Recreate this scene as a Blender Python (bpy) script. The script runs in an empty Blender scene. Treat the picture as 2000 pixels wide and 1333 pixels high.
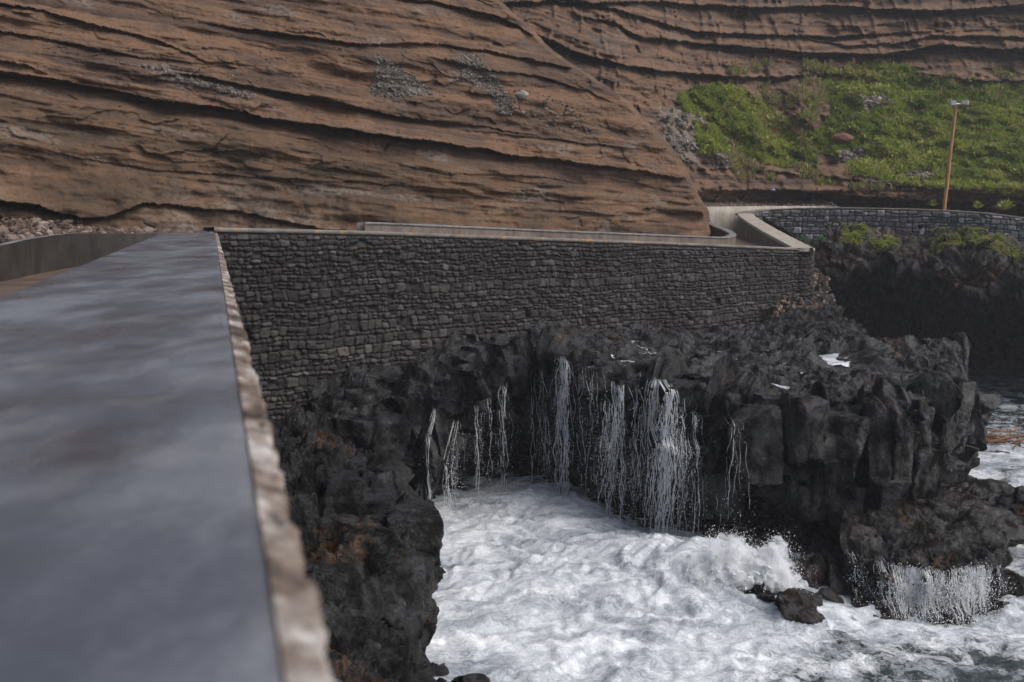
import bpy, bmesh, math, random
import numpy as np
from mathutils import Vector
from mathutils.bvhtree import BVHTree
random.seed(4); rng = np.random.default_rng(4)
sc = bpy.context.scene; col = sc.collection
F = 1944.0; PIT = math.atan(250.0/F); CZ = 5.5          # sea level is z = 0, the lens 5.5 m above it
cp, sp = math.cos(PIT), math.sin(PIT)

# ------------------------------------------------------------------ survey: bearings to points of the place
def ray(px, py):
    px = np.asarray(px, float); py = np.asarray(py, float)
    a = (px-1000)/F; b = (666.5-py)/F
    return np.stack([a+0*b, cp+b*sp+0*a, -sp+b*cp+0*a], -1)
def at(px, py, Y):
    d = ray(px, py); Y = np.asarray(Y, float)
    P = d*(Y/d[..., 1])[..., None]
    P[..., 2] += CZ
    return P
def atz(px, py, z):
    d = ray(px, py); t = (z-CZ)/d[..., 2]
    P = d*t[..., None]; P[..., 2] += CZ
    return P

# ------------------------------------------------------------------ numpy noise
def _h(ix, iy, iz, s=0):
    x = (ix.astype(np.int64)*374761393 + iy.astype(np.int64)*668265263 + iz.astype(np.int64)*2147483647 + s*1274126177) & 0xffffffff
    x = ((x ^ (x >> 13))*1274126177) & 0xffffffff
    x = ((x ^ (x >> 16))*2246822519) & 0xffffffff
    return ((x ^ (x >> 15)) & 0xffffff)/float(0xffffff)
_rs = np.random.default_rng(99)
_pm = _rs.permutation(256).astype(np.int32); _pm = np.concatenate([_pm, _pm, _pm])
_gr = _rs.normal(size=(256, 3)).astype(np.float32); _gr /= np.linalg.norm(_gr, axis=1, keepdims=True)
_rv = _rs.random((256, 4)).astype(np.float32)
def vnoise(p, s=0):
    p = np.asarray(p, np.float32)+np.float32(s*5.37)*np.array([1, .71, 1.33], np.float32)
    i = np.floor(p); f = p-i; i = i.astype(np.int32) & 255; u = f*f*f*(f*(f*6-15)+10)
    r = 0
    for dx in (0, 1):
        wx = u[..., 0] if dx else 1-u[..., 0]; hx = _pm[i[..., 0]+dx]
        for dy in (0, 1):
            wy = wx*(u[..., 1] if dy else 1-u[..., 1]); hy = _pm[hx+i[..., 1]+dy]
            for dz in (0, 1):
                g = _gr[_pm[hy+i[..., 2]+dz]]
                r = r + wy*(u[..., 2] if dz else 1-u[..., 2])*(g[..., 0]*(f[..., 0]-dx)+g[..., 1]*(f[..., 1]-dy)+g[..., 2]*(f[..., 2]-dz))
    return r*1.7
def fbm(p, o=4, s=0, g=.5, ridged=False):
    a, t, r = 1., 0., 0.
    for k in range(o):
        n = vnoise(p*(2.03**k)+k*17.3, s+k)
        if ridged: n = 1-2*np.abs(n)
        r = r+a*n; t += a; a *= g
    return r/t
def voro(p, s=0, jit=.9):
    p = np.asarray(p, np.float32)+np.float32(s*3.91)*np.array([1, .83, 1.21], np.float32)
    i = np.floor(p); f = p-i; i = i.astype(np.int32) & 255
    sh = p.shape[:-1]
    f1 = np.full(sh, 9., np.float32); f2 = np.full(sh, 9., np.float32); cid = np.zeros(sh, np.float32); off = np.zeros(p.shape, np.float32)
    for dx in (-1, 0, 1):
        hx = _pm[i[..., 0]+1+dx]
        for dy in (-1, 0, 1):
            hy = _pm[hx+i[..., 1]+1+dy]
            for dz in (-1, 0, 1):
                r = _rv[_pm[hy+i[..., 2]+1+dz]]
                v = f-(np.array([dx+.5, dy+.5, dz+.5], np.float32)+jit*(r[..., :3]-.5)); d = np.sqrt((v**2).sum(-1))
                m = d < f1
                f2 = np.where(m, f1, np.minimum(f2, d)); f1 = np.where(m, d, f1)
                cid = np.where(m, r[..., 3], cid); off = np.where(m[..., None], v, off)
    return f1, f2, cid, off
def sst(a, b, x):
    t = np.clip((x-a)/(b-a), 0, 1); return t*t*(3-2*t)
def frac(x): return x-np.floor(x)
def blocks(p, size, s=0, tilt=.5):
    """faceted joint blocks: a random set-back and a random facet per cell, open joints between"""
    q = p/np.asarray(size)
    f1, f2, cid, off = voro(q, s)
    t1 = frac(cid*57.31)-.5; t2 = frac(cid*91.7)-.5; t3 = frac(cid*33.9)-.5
    d = (cid-.5) + tilt*2*(t1*off[..., 0]+t2*off[..., 1]+t3*off[..., 2])
    e = f2-f1
    return d, e, cid

# ------------------------------------------------------------------ mesh helpers
def mesh(name, V, Fs, mat, parent=None, smooth=True, attrs=None):
    V = np.ascontiguousarray(np.asarray(V, np.float32).reshape(-1, 3)); Fs = np.ascontiguousarray(np.asarray(Fs, np.int32))
    me = bpy.data.meshes.new(name); k = Fs.shape[1]
    me.vertices.add(len(V)); me.vertices.foreach_set('co', V.ravel())
    me.loops.add(Fs.size); me.loops.foreach_set('vertex_index', Fs.ravel())
    me.polygons.add(len(Fs)); me.polygons.foreach_set('loop_start', np.arange(len(Fs), dtype=np.int32)*k)
    me.update(calc_edges=True)
    me.polygons.foreach_set('use_smooth', np.full(len(Fs), smooth))
    for n, a in (attrs or {}).items():
        at_ = me.attributes.new(n, 'FLOAT', 'POINT'); at_.data.foreach_set('value', np.asarray(a, np.float32).ravel())
    me.validate(); me.update()
    me.materials.append(mat)
    o = bpy.data.objects.new(name, me); col.objects.link(o)
    if parent: o.parent = parent; o.matrix_parent_inverse = parent.matrix_world.inverted()
    return o
def gfaces(nv, nu, keep=None, flip=False):
    i = np.arange(nv*nu).reshape(nv, nu)
    q = np.stack([i[:-1, :-1], i[:-1, 1:], i[1:, 1:], i[1:, :-1]], -1)
    if flip: q = q[..., ::-1]
    q = q.reshape(-1, 4)
    return q if keep is None else q[keep.ravel()]
def normals(P):
    n = np.cross(np.gradient(P, axis=1), np.gradient(P, axis=0))
    n /= np.linalg.norm(n, axis=-1, keepdims=True)+1e-9
    v = np.array([0, 0, CZ])-P
    if (n*v).sum(-1).mean() < 0: n = -n
    return n
def gobj(name, P, mat, attrs=None, parent=None, keep=None, smooth=None):
    smooth = mat.name not in ('dark_lava', 'rough_clinker_lava') if smooth is None else smooth
    n = np.cross(np.gradient(P, axis=1), np.gradient(P, axis=0))
    flip = (n*(np.array([0, 0, CZ])-P)).sum(-1).mean() > 0
    return mesh(name, P.reshape(-1, 3), gfaces(P.shape[0], P.shape[1], keep, flip=not flip), mat, parent, smooth, attrs)
def cr(A, n):
    A = np.asarray(A, float); m = len(A)
    t = np.linspace(0, m-1, n) if np.isscalar(n) else np.asarray(n, float)
    i = np.minimum(t.astype(int), m-2); f = t-i
    f = f.reshape((-1,)+(1,)*(A.ndim-1))
    p0 = A[np.maximum(i-1, 0)]; p1 = A[i]; p2 = A[i+1]; p3 = A[np.minimum(i+2, m-1)]
    return .5*(2*p1+(p2-p0)*f+(2*p0-5*p1+4*p2-p3)*f**2+(3*p1-p0-3*p2+p3)*f**3)
def patch(C, nv, nu):
    G = cr(np.asarray(C, float), nv)
    return np.swapaxes(cr(np.swapaxes(G, 0, 1), nu), 0, 1)
def inpoly(px, py, poly):
    r = np.zeros(px.shape, bool); n = len(poly)
    for k in range(n):
        x1, y1 = poly[k]; x2, y2 = poly[(k+1) % n]
        if y1 == y2: continue
        c = ((y1 > py) != (y2 > py)) & (px < (x2-x1)*(py-y1)/(y2-y1)+x1)
        r ^= c
    return r
def tag(o, label=None, cat=None, group=None, kind=None):
    if label: o['label'] = label
    if cat: o['category'] = cat
    if group: o['group'] = group
    if kind: o['kind'] = kind
    return o
def empty(name, loc, label, cat, group=None):
    o = bpy.data.objects.new(name, None); o.location = loc; o.empty_display_size = .3; col.objects.link(o)
    bpy.context.view_layer.update()
    return tag(o, label, cat, group)
def boxv(a, b):
    (x0, y0, z0), (x1, y1, z1) = a, b
    V = [(x0, y0, z0), (x1, y0, z0), (x1, y1, z0), (x0, y1, z0), (x0, y0, z1), (x1, y0, z1), (x1, y1, z1), (x0, y1, z1)]
    return np.array(V, float), np.array([(0, 3, 2, 1), (4, 5, 6, 7), (0, 1, 5, 4), (1, 2, 6, 5), (2, 3, 7, 6), (3, 0, 4, 7)])
def tubes(paths, radii, sides=4):
    """swept tubes: paths list of (n,3), radii list of (n,)"""
    V, Q, o = [], [], 0
    an = np.arange(sides)*2*math.pi/sides
    for P, R in zip(paths, radii):
        P = np.asarray(P, float); R = np.asarray(R, float); n = len(P)
        T = np.gradient(P, axis=0); T /= np.linalg.norm(T, axis=1, keepdims=True)+1e-9
        ref = np.where(np.abs(T[:, 2:3]) > .8, np.array([[1., 0, 0]]), np.array([[0, 0, 1.]]))
        A = np.cross(T, ref); A /= np.linalg.norm(A, axis=1, keepdims=True)+1e-9; B = np.cross(T, A)
        ring = P[:, None]+R[:, None, None]*(np.cos(an)[None, :, None]*A[:, None]+np.sin(an)[None, :, None]*B[:, None])
        V.append(ring.reshape(-1, 3)); i = np.arange(n*sides).reshape(n, sides)+o; j = np.roll(i, -1, 1)
        Q.append(np.stack([i[:-1], j[:-1], j[1:], i[1:]], -1).reshape(-1, 4)); o += n*sides
    return np.concatenate(V), np.concatenate(Q)
_ico = None
def ico(sub):
    bm = bmesh.new(); bmesh.ops.create_icosphere(bm, subdivisions=sub, radius=1)
    V = np.array([v.co[:] for v in bm.verts]); T = np.array([[v.index for v in f.verts] for f in bm.faces]); bm.free()
    return V, T
def blobs(C, R, sub=1, squash=(1, 1, 1), jit=.35):
    """many small lumps (stones, drops) in one mesh"""
    V0, T0 = ico(sub); n = len(C); C = np.asarray(C); R = np.asarray(R)
    V = np.repeat(V0[None], n, 0)*(1+jit*(rng.random((n, len(V0), 1))-.5)*2)
    S = 1+(rng.random((n, 1, 3))-.5)*jit*2
    V = V*S*np.asarray(squash)
    a = rng.random(n)*6.283; c, s = np.cos(a), np.sin(a)
    V = np.stack([V[..., 0]*c[:, None]-V[..., 1]*s[:, None], V[..., 0]*s[:, None]+V[..., 1]*c[:, None], V[..., 2]], -1)
    V = V*R[:, None, None]+C[:, None]
    T = T0[None]+np.arange(n)[:, None, None]*len(V0)
    return V.reshape(-1, 3), T.reshape(-1, 3), np.repeat(rng.random(n), len(V0))
def boulder(c, r, seed, sub=5, planes=16, fine=.05, squash=(1, 1, 1), yaw=0.):
    V, T = ico(sub); rs = np.random.default_rng(seed)
    N = rs.normal(size=(planes, 3)); N /= np.linalg.norm(N, axis=1, keepdims=True)
    D = .62+.38*rs.random(planes)
    dot = np.maximum(V@N.T, 1e-3); rr = np.minimum((D/dot), 1.25)
    k = 70.; R = -np.log(np.exp(-k*rr).sum(1)+math.exp(-k*1.1))/k
    V = V*R[:, None]*np.asarray(squash)*r
    nn = V/np.linalg.norm(V, axis=1, keepdims=True)
    d = fbm(V*1.6+seed*3.1, 5, seed)*fine*1.6*r+fbm(V*5+seed, 4, seed+3)*fine*.7+fbm(V*13+seed, 3, seed+5)*fine*.35
    V = V+nn*d[:, None]
    ca, sa = math.cos(yaw), math.sin(yaw)
    V = np.stack([V[:, 0]*ca-V[:, 1]*sa, V[:, 0]*sa+V[:, 1]*ca, V[:, 2]], -1)
    return V+np.asarray(c), T

def shard(c, size, yaw, seed, jit=.30, tip=0.):
    """an angular block: convex hull of a jittered box, edges slightly worn, faces weathered"""
    rs = np.random.default_rng(seed); w, d, h = size
    B = np.array([(x, y, z) for x in (-.5, .5) for y in (-.5, .5) for z in (-.5, .5)], float)
    B = B*(1+jit*(rs.random((8, 3))-.5)*2)+rs.normal(size=(8, 3))*.05
    E = rs.random((5, 3))-.5; E[np.arange(5), rs.integers(0, 3, 5)] = rs.choice([-.58, .58], 5)
    B = np.concatenate([B, E]); 
    if tip: B[B[:, 2] < 0, :2] *= 1-tip
    B *= [w, d, h]
    ca, sa = math.cos(yaw), math.sin(yaw); tx_, ty_ = rs.normal(size=2)*.10
    B = np.stack([B[:, 0]*ca-B[:, 1]*sa+tx_*B[:, 2], B[:, 0]*sa+B[:, 1]*ca+ty_*B[:, 2], B[:, 2]], -1)
    bm = bmesh.new(); vs = [bm.verts.new(p) for p in B]
    r = bmesh.ops.convex_hull(bm, input=vs); bmesh.ops.delete(bm, geom=list({g for g in r['geom_interior']+r['geom_unused'] if isinstance(g, bmesh.types.BMVert)}), context='VERTS')
    bmesh.ops.dissolve_limit(bm, angle_limit=.20, verts=bm.verts, edges=bm.edges)
    bmesh.ops.bevel(bm, geom=list(bm.edges), offset=.025*min(size)/.6+.008, segments=2, affect='EDGES', profile=.6)
    bmesh.ops.triangulate(bm, faces=bm.faces)
    for _ in range(7):
        ed = [e for e in bm.edges if e.calc_length() > .055]
        if not ed or len(bm.verts) > 4500: break
        bmesh.ops.subdivide_edges(bm, edges=ed, cuts=1); bmesh.ops.triangulate(bm, faces=bm.faces)
    bm.normal_update(); V = np.array([v.co[:] for v in bm.verts]); N = np.array([v.normal[:] for v in bm.verts]); T = np.array([[v.index for v in f.verts] for f in bm.faces]) if bm.verts.index_update() is None else None
    bm.free(); q = V+np.asarray(c)
    dd = fbm(q*2.2, 3, 5)*.05+fbm(q*6, 3, 8)*.022+fbm(q*15, 3, 9)*.014
    return q+N*dd[:, None], T
# ------------------------------------------------------------------ material helpers
class M_:
    def __init__(s, name):
        s.m = bpy.data.materials.new(name); s.m.use_nodes = True; s.t = s.m.node_tree; s.t.nodes.clear()
        s.out = s.t.nodes.new('ShaderNodeOutputMaterial')
    def n(s, typ, ins=None, **kw):
        nd = s.t.nodes.new('ShaderNode'+typ)
        for k, v in kw.items(): setattr(nd, k, v)
        for k, v in (ins or {}).items():
            if isinstance(v, bpy.types.NodeSocket): s.t.links.new(v, nd.inputs[k])
            else: nd.inputs[k].default_value = v
        return nd
    def co(s, scale=(1, 1, 1), rot=(0, 0, 0)):
        tc = s.n('TexCoord'); return s.n('Mapping', {'Vector': tc.outputs['Object'], 'Scale': scale, 'Rotation': rot}).outputs[0]
    def noise(s, vec, sc_, det=5, rough=.55, dist=0.):
        return s.n('TexNoise', {'Vector': vec, 'Scale': sc_, 'Detail': det, 'Roughness': rough, 'Distortion': dist}).outputs[0]
    def at(s, name): return s.n('Attribute', attribute_name=name).outputs['Fac']
    def ramp(s, f, stops, interp='LINEAR'):
        r = s.n('ValToRGB', {'Fac': f}); r.color_ramp.interpolation = interp; e = r.color_ramp.elements
        while len(e) < len(stops): e.new(.5)
        for x, (p, c) in zip(e, stops):
            x.position = p; x.color = (c, c, c, 1) if isinstance(c, (int, float)) else (*c, 1)
        return r.outputs[0]
    def mix(s, f, a, b, mode='MIX'):
        nd = s.n('Mix', data_type='RGBA', blend_type=mode)
        for k, v in ((0, f), (6, a), (7, b)):
            if isinstance(v, bpy.types.NodeSocket): s.t.links.new(v, nd.inputs[k])
            elif k == 0: nd.inputs[0].default_value = v
            else: nd.inputs[k].default_value = (*v, 1)
        return nd.outputs[2]
    def ma(s, op, a, b=0., c=None):
        nd = s.n('Math', operation=op)
        for k, v in enumerate((a, b, c)):
            if v is None: continue
            if isinstance(v, bpy.types.NodeSocket): s.t.links.new(v, nd.inputs[k])
            else: nd.inputs[k].default_value = v
        return nd.outputs[0]
    def bump(s, h, st, dist=.02, nrm=None):
        i = {'Height': h, 'Strength': st, 'Distance': dist}
        if nrm is not None: i['Normal'] = nrm
        return s.n('Bump', i).outputs[0]
    def done(s, colr, rough=.8, nrm=None, spec=.4, **kw):
        b = s.n('BsdfPrincipled')
        i = {'Base Color': colr, 'Roughness': rough, 'Specular IOR Level': spec}; i.update(kw)
        if nrm is not None: i['Normal'] = nrm
        for k, v in i.items():
            if isinstance(v, bpy.types.NodeSocket): s.t.links.new(v, b.inputs[k])
            elif isinstance(v, tuple): b.inputs[k].default_value = (*v, 1) if len(v) == 3 else v
            else: b.inputs[k].default_value = v
        s.t.links.new(b.outputs[0], s.out.inputs[0]); return s.m

def m_cliff():
    s = M_('layered_tuff'); st = s.at('strata'); g = s.at('grey'); ol = s.at('olive')
    v = s.co(); n1 = s.noise(v, .55, 6, .6); n2 = s.noise(s.co((.35, .35, 2.6), (0, .12, 0)), 1.6, 6, .6); n3 = s.noise(v, 9, 6, .65)
    f = s.ma('ADD', st, s.ma('MULTIPLY', s.ma('SUBTRACT', n1, .5), .10))
    band = s.n('TexNoise', {'W': s.ma('MULTIPLY', f, 11.), 'Scale': 1.3, 'Detail': 6., 'Roughness': .66}, noise_dimensions='1D').outputs[0]
    k = s.ma('ADD', s.ma('ADD', s.ma('MULTIPLY', band, .52), s.ma('MULTIPLY', n2, .20)), s.ma('MULTIPLY', n1, .28))
    c = s.ramp(k, [(.35, (.034, .024, .019)), (.43, (.065, .042, .031)), (.49, (.090, .057, .040)), (.545, (.148, .084, .050)), (.60, (.083, .056, .043)), (.66, (.158, .100, .063)), (.74, (.100, .079, .067))])
    c = s.mix(s.ramp(ol, [(0, 0.), (1, .75)]), c, s.ramp(s.ma('ADD', s.ma('MULTIPLY', n1, .5), s.ma('MULTIPLY', n2, .5)), [(.34, (.044, .031, .021)), (.46, (.072, .047, .030)), (.54, (.112, .067, .040)), (.64, (.145, .104, .070))]))
    c = s.mix(g, c, s.ramp(n3, [(.35, (.05, .042, .038)), (.6, (.20, .165, .14))]))
    c = s.mix(s.ramp(n3, [(.36, .4), (.48, 0.)]), c, (.25, .2, .18), 'MULTIPLY')
    c = s.mix(.35, c, s.mix(1., c, s.ramp(s.noise(v, 30, 4, .7), [(.3, .45), (.7, 1.5)]), 'MULTIPLY'))
    b = s.bump(n3, .34, .08); b = s.bump(s.noise(v, 32, 4, .7), .4, .025, b)
    b = s.bump(s.noise(s.co((.8, .8, 4), (0, .12, 0)), 3., 6, .65), .25, .10, b)
    return s.done(c, .92, b, .12)
def m_basalt(wet=.5, name='dark_lava', brown=0., spec=.2):
    s = M_(name); v = s.co(); cell = s.at('cell'); low = s.at('low')
    n1 = s.noise(v, 1.1, 5, .6); n2 = s.noise(v, 9, 6, .7); n3 = s.noise(v, 45, 4, .7)
    c = s.ramp(n1, [(.3, (.003, .003, .0034)), (.5, (.008, .0077, .0079)), (.7, (.023, .021, .0205))])
    c = s.mix(.7, c, s.mix(1., c, s.ramp(cell, [(0, .35), (.6, 1.2), (1, 2.8)]), 'MULTIPLY'))
    c = s.mix(.85, c, s.mix(1., c, s.ramp(s.noise(v, 16, 6, .75), [(.34, .2), (.66, 2.2)]), 'MULTIPLY'))
    c = s.mix(low, c, s.ramp(n2, [(.3, (.008, .006, .005)), (.55, (.022, .0155, .012)), (.72, (.045, .029, .021))]))
    rust = s.ramp(s.noise(v, .75, 6, .62), [(.60-brown, 0.), (.68-brown, .8)])
    c = s.mix(s.ma('MULTIPLY', rust, s.ramp(n2, [(.45, 0.), (.6, .9)])), c, (.13, .062, .026))
    r = s.ramp(s.ma('ADD', s.ma('MULTIPLY', n2, .6), s.ma('MULTIPLY', n1, .4)), [(.36, .20+.30*(1-wet)), (.64, .48+.4*(1-wet))])
    b = s.bump(n2, 1., .09); b = s.bump(s.noise(v, 22, 5, .7), .9, .05, b); b = s.bump(n3, .5, .015, b)
    gl = s.noise(s.co((1, 1, .6)), 3.2, 5, .65)
    r = s.ramp(gl, [(.42, .75), (.58, .20 if wet > .6 else .28)]); sp = s.ramp(gl, [(.42, .05), (.60, spec*4.2)])
    return s.done(c, r, b, sp)
def m_stonewall(name, base, wet=.2, var=1., joint=.25):
    s = M_(name); v = s.co(); cell = s.at('cell'); e = s.at('joint')
    n2 = s.noise(v, 14, 5, .7); n1 = s.noise(v, .5, 4, .6)
    a, b_, c_ = [tuple(x*k for x in base) for k in (.55, 1., 2.2)]
    c = s.ramp(cell, [(0, a), (.5, b_), (.85, tuple(x*1.25 for x in base)), (1, c_)])
    c = s.mix(.55, c, s.mix(1., c, s.ramp(n2, [(.3, .4), (.7, 1.6)]), 'MULTIPLY'))
    c = s.mix(.5, c, s.mix(1., c, s.ramp(n1, [(.35, .5), (.65, 1.5)]), 'MULTIPLY'))
    c = s.mix(s.ramp(s.noise(v, 1.7, 6, .7), [(.64, 0.), (.72, .6)]), c, (.085, .055, .03))
    c = s.mix(s.ramp(e, [(0, .8), (.6, 0.)]), c, tuple(x*joint for x in base))
    b = s.bump(n2, .5, .03); b = s.bump(s.noise(v, 60, 3, .7), .4, .008, b)
    return s.done(c, .75-.3*wet, b, .15)
def m_concrete(name, a, b_, rough=.8, streak=0., scl=3., lich=0., bumpy=.3, spec=.4):
    s = M_(name); v = s.co(); n1 = s.noise(v, scl, 6, .65); n2 = s.noise(v, scl*12, 5, .7)
    c = s.ramp(n1, [(.32, a), (.68, b_)])
    c = s.mix(.4, c, s.mix(1., c, s.ramp(n2, [(.3, .5), (.7, 1.5)]), 'MULTIPLY'))
    if streak: c = s.mix(streak, c, s.mix(1., c, s.ramp(s.noise(s.co((6, 6, .5)), 1.2, 5, .6), [(.35, .35), (.62, 1.3)]), 'MULTIPLY'))
    if lich: c = s.mix(s.ramp(s.noise(v, 4, 5, .6), [(.58, 0.), (.64, lich)]), c, (.30, .15, .035))
    b = s.bump(n2, bumpy, .02)
    return s.done(c, rough, b, spec)
def m_slab():
    s = M_('wet_dark_coping'); v = s.co((1, 1, 1), (0, 0, -.29))
    n1 = s.noise(s.co((3.2, 1.3, 1), (0, 0, -.29)), 1.3, 5, .6); n2 = s.noise(v, 3, 6, .6); n3 = s.noise(v, 70, 4, .7)
    c = s.ramp(n1, [(.36, (.042, .046, .057)), (.50, (.064, .068, .081)), (.62, (.112, .116, .130))])
    c = s.mix(s.ramp(s.noise(s.co((5, 3, 1), (0, 0, -.29)), .9, 6, .65), [(.54, 0.), (.72, .5)]), c, (.18, .178, .182))
    c = s.mix(.5, c, s.mix(1., c, s.ramp(n3, [(.3, .6), (.7, 1.4)]), 'MULTIPLY'))
    r = s.ramp(s.ma('ADD', s.ma('MULTIPLY', n1, .5), s.ma('MULTIPLY', n2, .5)), [(.36, .22), (.62, .5)])
    return s.done(c, r, s.bump(n3, .12, .004), .6)
def m_lip():
    s = M_('crumbling_lime_mortar'); v = s.co(); n1 = s.noise(v, 9, 6, .65); n2 = s.noise(v, 60, 4, .7)
    c = s.ramp(n1, [(.34, (.035, .026, .021)), (.45, (.11, .082, .065)), (.54, (.20, .165, .14)), (.64, (.40, .37, .35))])
    c = s.mix(.4, c, s.mix(1., c, s.ramp(n2, [(.3, .5), (.7, 1.4)]), 'MULTIPLY'))
    return s.done(c, .9, s.bump(n2, .6, .01), .25)
def m_sea():
    s = M_('foaming_sea'); fo = s.at('foam'); v = s.co()
    w = s.n('TexNoise', {'Vector': v, 'Scale': .9, 'Detail': 4., 'Roughness': .6})
    vw = s.n('VectorMath', {0: v, 1: s.n('VectorMath', {0: w.outputs['Color'], 'Scale': 1.5}, operation='SCALE').outputs[0]}, operation='ADD').outputs[0]
    n1 = s.noise(vw, 1.6, 7, .66); n2 = s.noise(vw, 4.5, 7, .68); n3 = s.noise(vw, 21, 6, .72)
    rid = s.ma('ABSOLUTE', s.ma('MULTIPLY', s.ma('SUBTRACT', n2, .5), 2.))          # thin dark threads
    rid2 = s.ma('ABSOLUTE', s.ma('MULTIPLY', s.ma('SUBTRACT', n1, .5), 2.))
    lace = s.ma('SUBTRACT', 1., s.ramp(rid, [(0, 0.), (.22, 1.)]))
    big = s.ma('ADD', s.ma('MULTIPLY', fo, 1.25), s.ma('MULTIPLY', s.ma('SUBTRACT', n1, .5), 2.6))
    big = s.ma('ADD', big, s.ma('MULTIPLY', lace, .30))
    big = s.ma('ADD', big, s.ma('MULTIPLY', s.ma('SUBTRACT', n3, .5), .7))
    k = s.ramp(big, [(.30, 0.), (.62, .55), (.95, 1.)])
    deep = s.ramp(n1, [(.3, (.012, .020, .021)), (.7, (.04, .052, .052))])
    vs2 = s.n('Mapping', {'Vector': vw, 'Scale': (.38, 1.6, 1.), 'Rotation': (0, 0, .35)}).outputs[0]
    nb = s.noise(vs2, 2.6, 6, .62, .6); na = s.noise(s.co((.8, 1.2, 1)), .65, 4, .55)
    tone = s.ramp(s.ma('ADD', s.ma('ADD', s.ma('MULTIPLY', nb, .40), s.ma('MULTIPLY', na, .32)), s.ma('MULTIPLY', n3, .28)), [(.38, (.15, .172, .20)), (.46, (.33, .35, .38)), (.53, (.54, .555, .58)), (.61, (.79, .795, .81))])
    c = s.mix(k, deep, tone)
    r = s.ramp(k, [(0, .10), (.5, .6), (1, .85)])
    h = s.ma('ADD', s.ma('MULTIPLY', n2, .7), s.ma('MULTIPLY', n3, .3))
    b = s.bump(s.ma('ADD', s.ma('MULTIPLY', nb, .6), s.ma('MULTIPLY', h, .4)), .5, .12); b = s.bump(s.noise(vw, 42, 4, .7), .3, .02, b)
    return s.done(c, r, b, .4)
def m_foam(name='white_water', a=.78):
    s = M_(name); v = s.co(); n = s.noise(v, 12, 5, .65)
    c = s.ramp(n, [(.3, (a*.7, a*.71, a*.74)), (.65, (a, a, a*1.01))])
    return s.done(c, .55, s.bump(n, .4, .04), .4)
def m_trickle():
    s = M_('falling_water')
    d = s.n('BsdfPrincipled', {'Base Color': (.90, .905, .92, 1), 'Roughness': .35})
    t = s.n('BsdfTranslucent', {'Color': (.93, .935, .95, 1)})
    m = s.n('MixShader', {0: .45, 1: d.outputs[0], 2: t.outputs[0]})
    s.t.links.new(m.outputs[0], s.out.inputs[0]); return s.m
def m_film():
    s = M_('thin_water_film'); n = s.noise(s.co((14, 14, 1.1)), 2.2, 6, .7); n2 = s.noise(s.co((40, 40, 2.)), 2., 4, .7)
    d = s.n('BsdfDiffuse', {'Color': (.88, .89, .91, 1)}); t = s.n('BsdfTransparent')
    k = s.ma('MULTIPLY', s.ramp(n, [(.50, 0.), (.78, .32)]), s.ramp(n2, [(.35, .15), (.65, 1.)]))
    m = s.n('MixShader', {0: k, 1: t.outputs[0], 2: d.outputs[0]}); s.t.links.new(m.outputs[0], s.out.inputs[0]); return s.m
def m_mist():
    s = M_('fine_spray'); n = s.noise(s.co(), 7, 4, .65)
    pv = s.n('VolumePrincipled', {'Color': (.96, .965, .98, 1), 'Density': s.ramp(n, [(.38, 0.), (.62, 1.)]), 'Anisotropy': 0.})
    k = s.ma('MULTIPLY', s.ramp(n, [(.36, .06), (.66, 1.)]), 16.); s.t.links.new(k, pv.inputs['Density'])
    s.t.links.new(pv.outputs[0], s.out.inputs['Volume']); return s.m
def m_leaf(name, stops):
    s = M_(name); c = s.ramp(s.at('tone'), stops)
    d = s.n('BsdfPrincipled', {'Base Color': c, 'Roughness': .6, 'Specular IOR Level': .3})
    t = s.n('BsdfTranslucent', {'Color': c})
    m = s.n('MixShader', {0: .3, 1: d.outputs[0], 2: t.outputs[0]})
    s.t.links.new(m.outputs[0], s.out.inputs[0]); return s.m
def m_stone(name, stops, rough=.85):
    s = M_(name); n = s.noise(s.co(), 20, 4, .7)
    c = s.ramp(s.at('tone'), stops)
    c = s.mix(.5, c, s.mix(1., c, s.ramp(n, [(.3, .5), (.7, 1.4)]), 'MULTIPLY'))
    return s.done(c, rough, s.bump(n, .5, .03), .3)
def m_plain(name, c, rough=.6, metal=0., var=.3, scl=(8, 8, 8)):
    s = M_(name); n = s.noise(s.co(scl), 1., 5, .6)
    k = s.mix(1., c, s.ramp(n, [(.3, 1-var), (.7, 1+var)]), 'MULTIPLY')
    return s.done(k, rough, s.bump(n, .2, .01), .4, Metallic=metal)

CLIFF = m_cliff(); LAVA = m_basalt(.75); LAVA3 = m_basalt(.3, 'brown_black_lava', .07, .12); LAVA2 = m_basalt(.45, 'rough_clinker_lava', .03, .13)
SLAB = m_slab(); LIP = m_lip(); SEA = m_sea(); FOAM = m_foam(); FALL = m_trickle(); FILM = m_film(); MIST = m_mist()
STONE_A = m_stonewall('dark_rubble_masonry', (.036, .0318, .0308), .3, joint=.5)
STONE_B = m_stonewall('grey_rubble_masonry', (.135, .128, .130), .1, joint=.4)
COPE = m_concrete('pale_concrete_coping', (.075, .066, .058), (.17, .15, .13), .8, 0., 3., .7)
CONC = m_concrete('weathered_brown_concrete', (.085, .062, .05), (.17, .13, .105), .6, .5, 2.)
CONCP = m_concrete('pale_concrete', (.22, .19, .155), (.32, .28, .235), .85, .3, 1.5)
CONCG = m_concrete('grey_render', (.10, .095, .095), (.17, .16, .155), .85, .4, 1.5)
WETC = m_concrete('wet_brown_concrete', (.020, .018, .017), (.046, .040, .036), .30, .35, 2.)
PATHM = m_concrete('wet_muddy_concrete', (.06, .04, .03), (.13, .09, .068), .45, 0., 1.6)
SCREE = m_stone('grey_scree_stone', [(0, (.045, .037, .031)), (.6, (.11, .091, .077)), (.9, (.19, .165, .145)), (1, (.32, .295, .27))])
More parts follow.
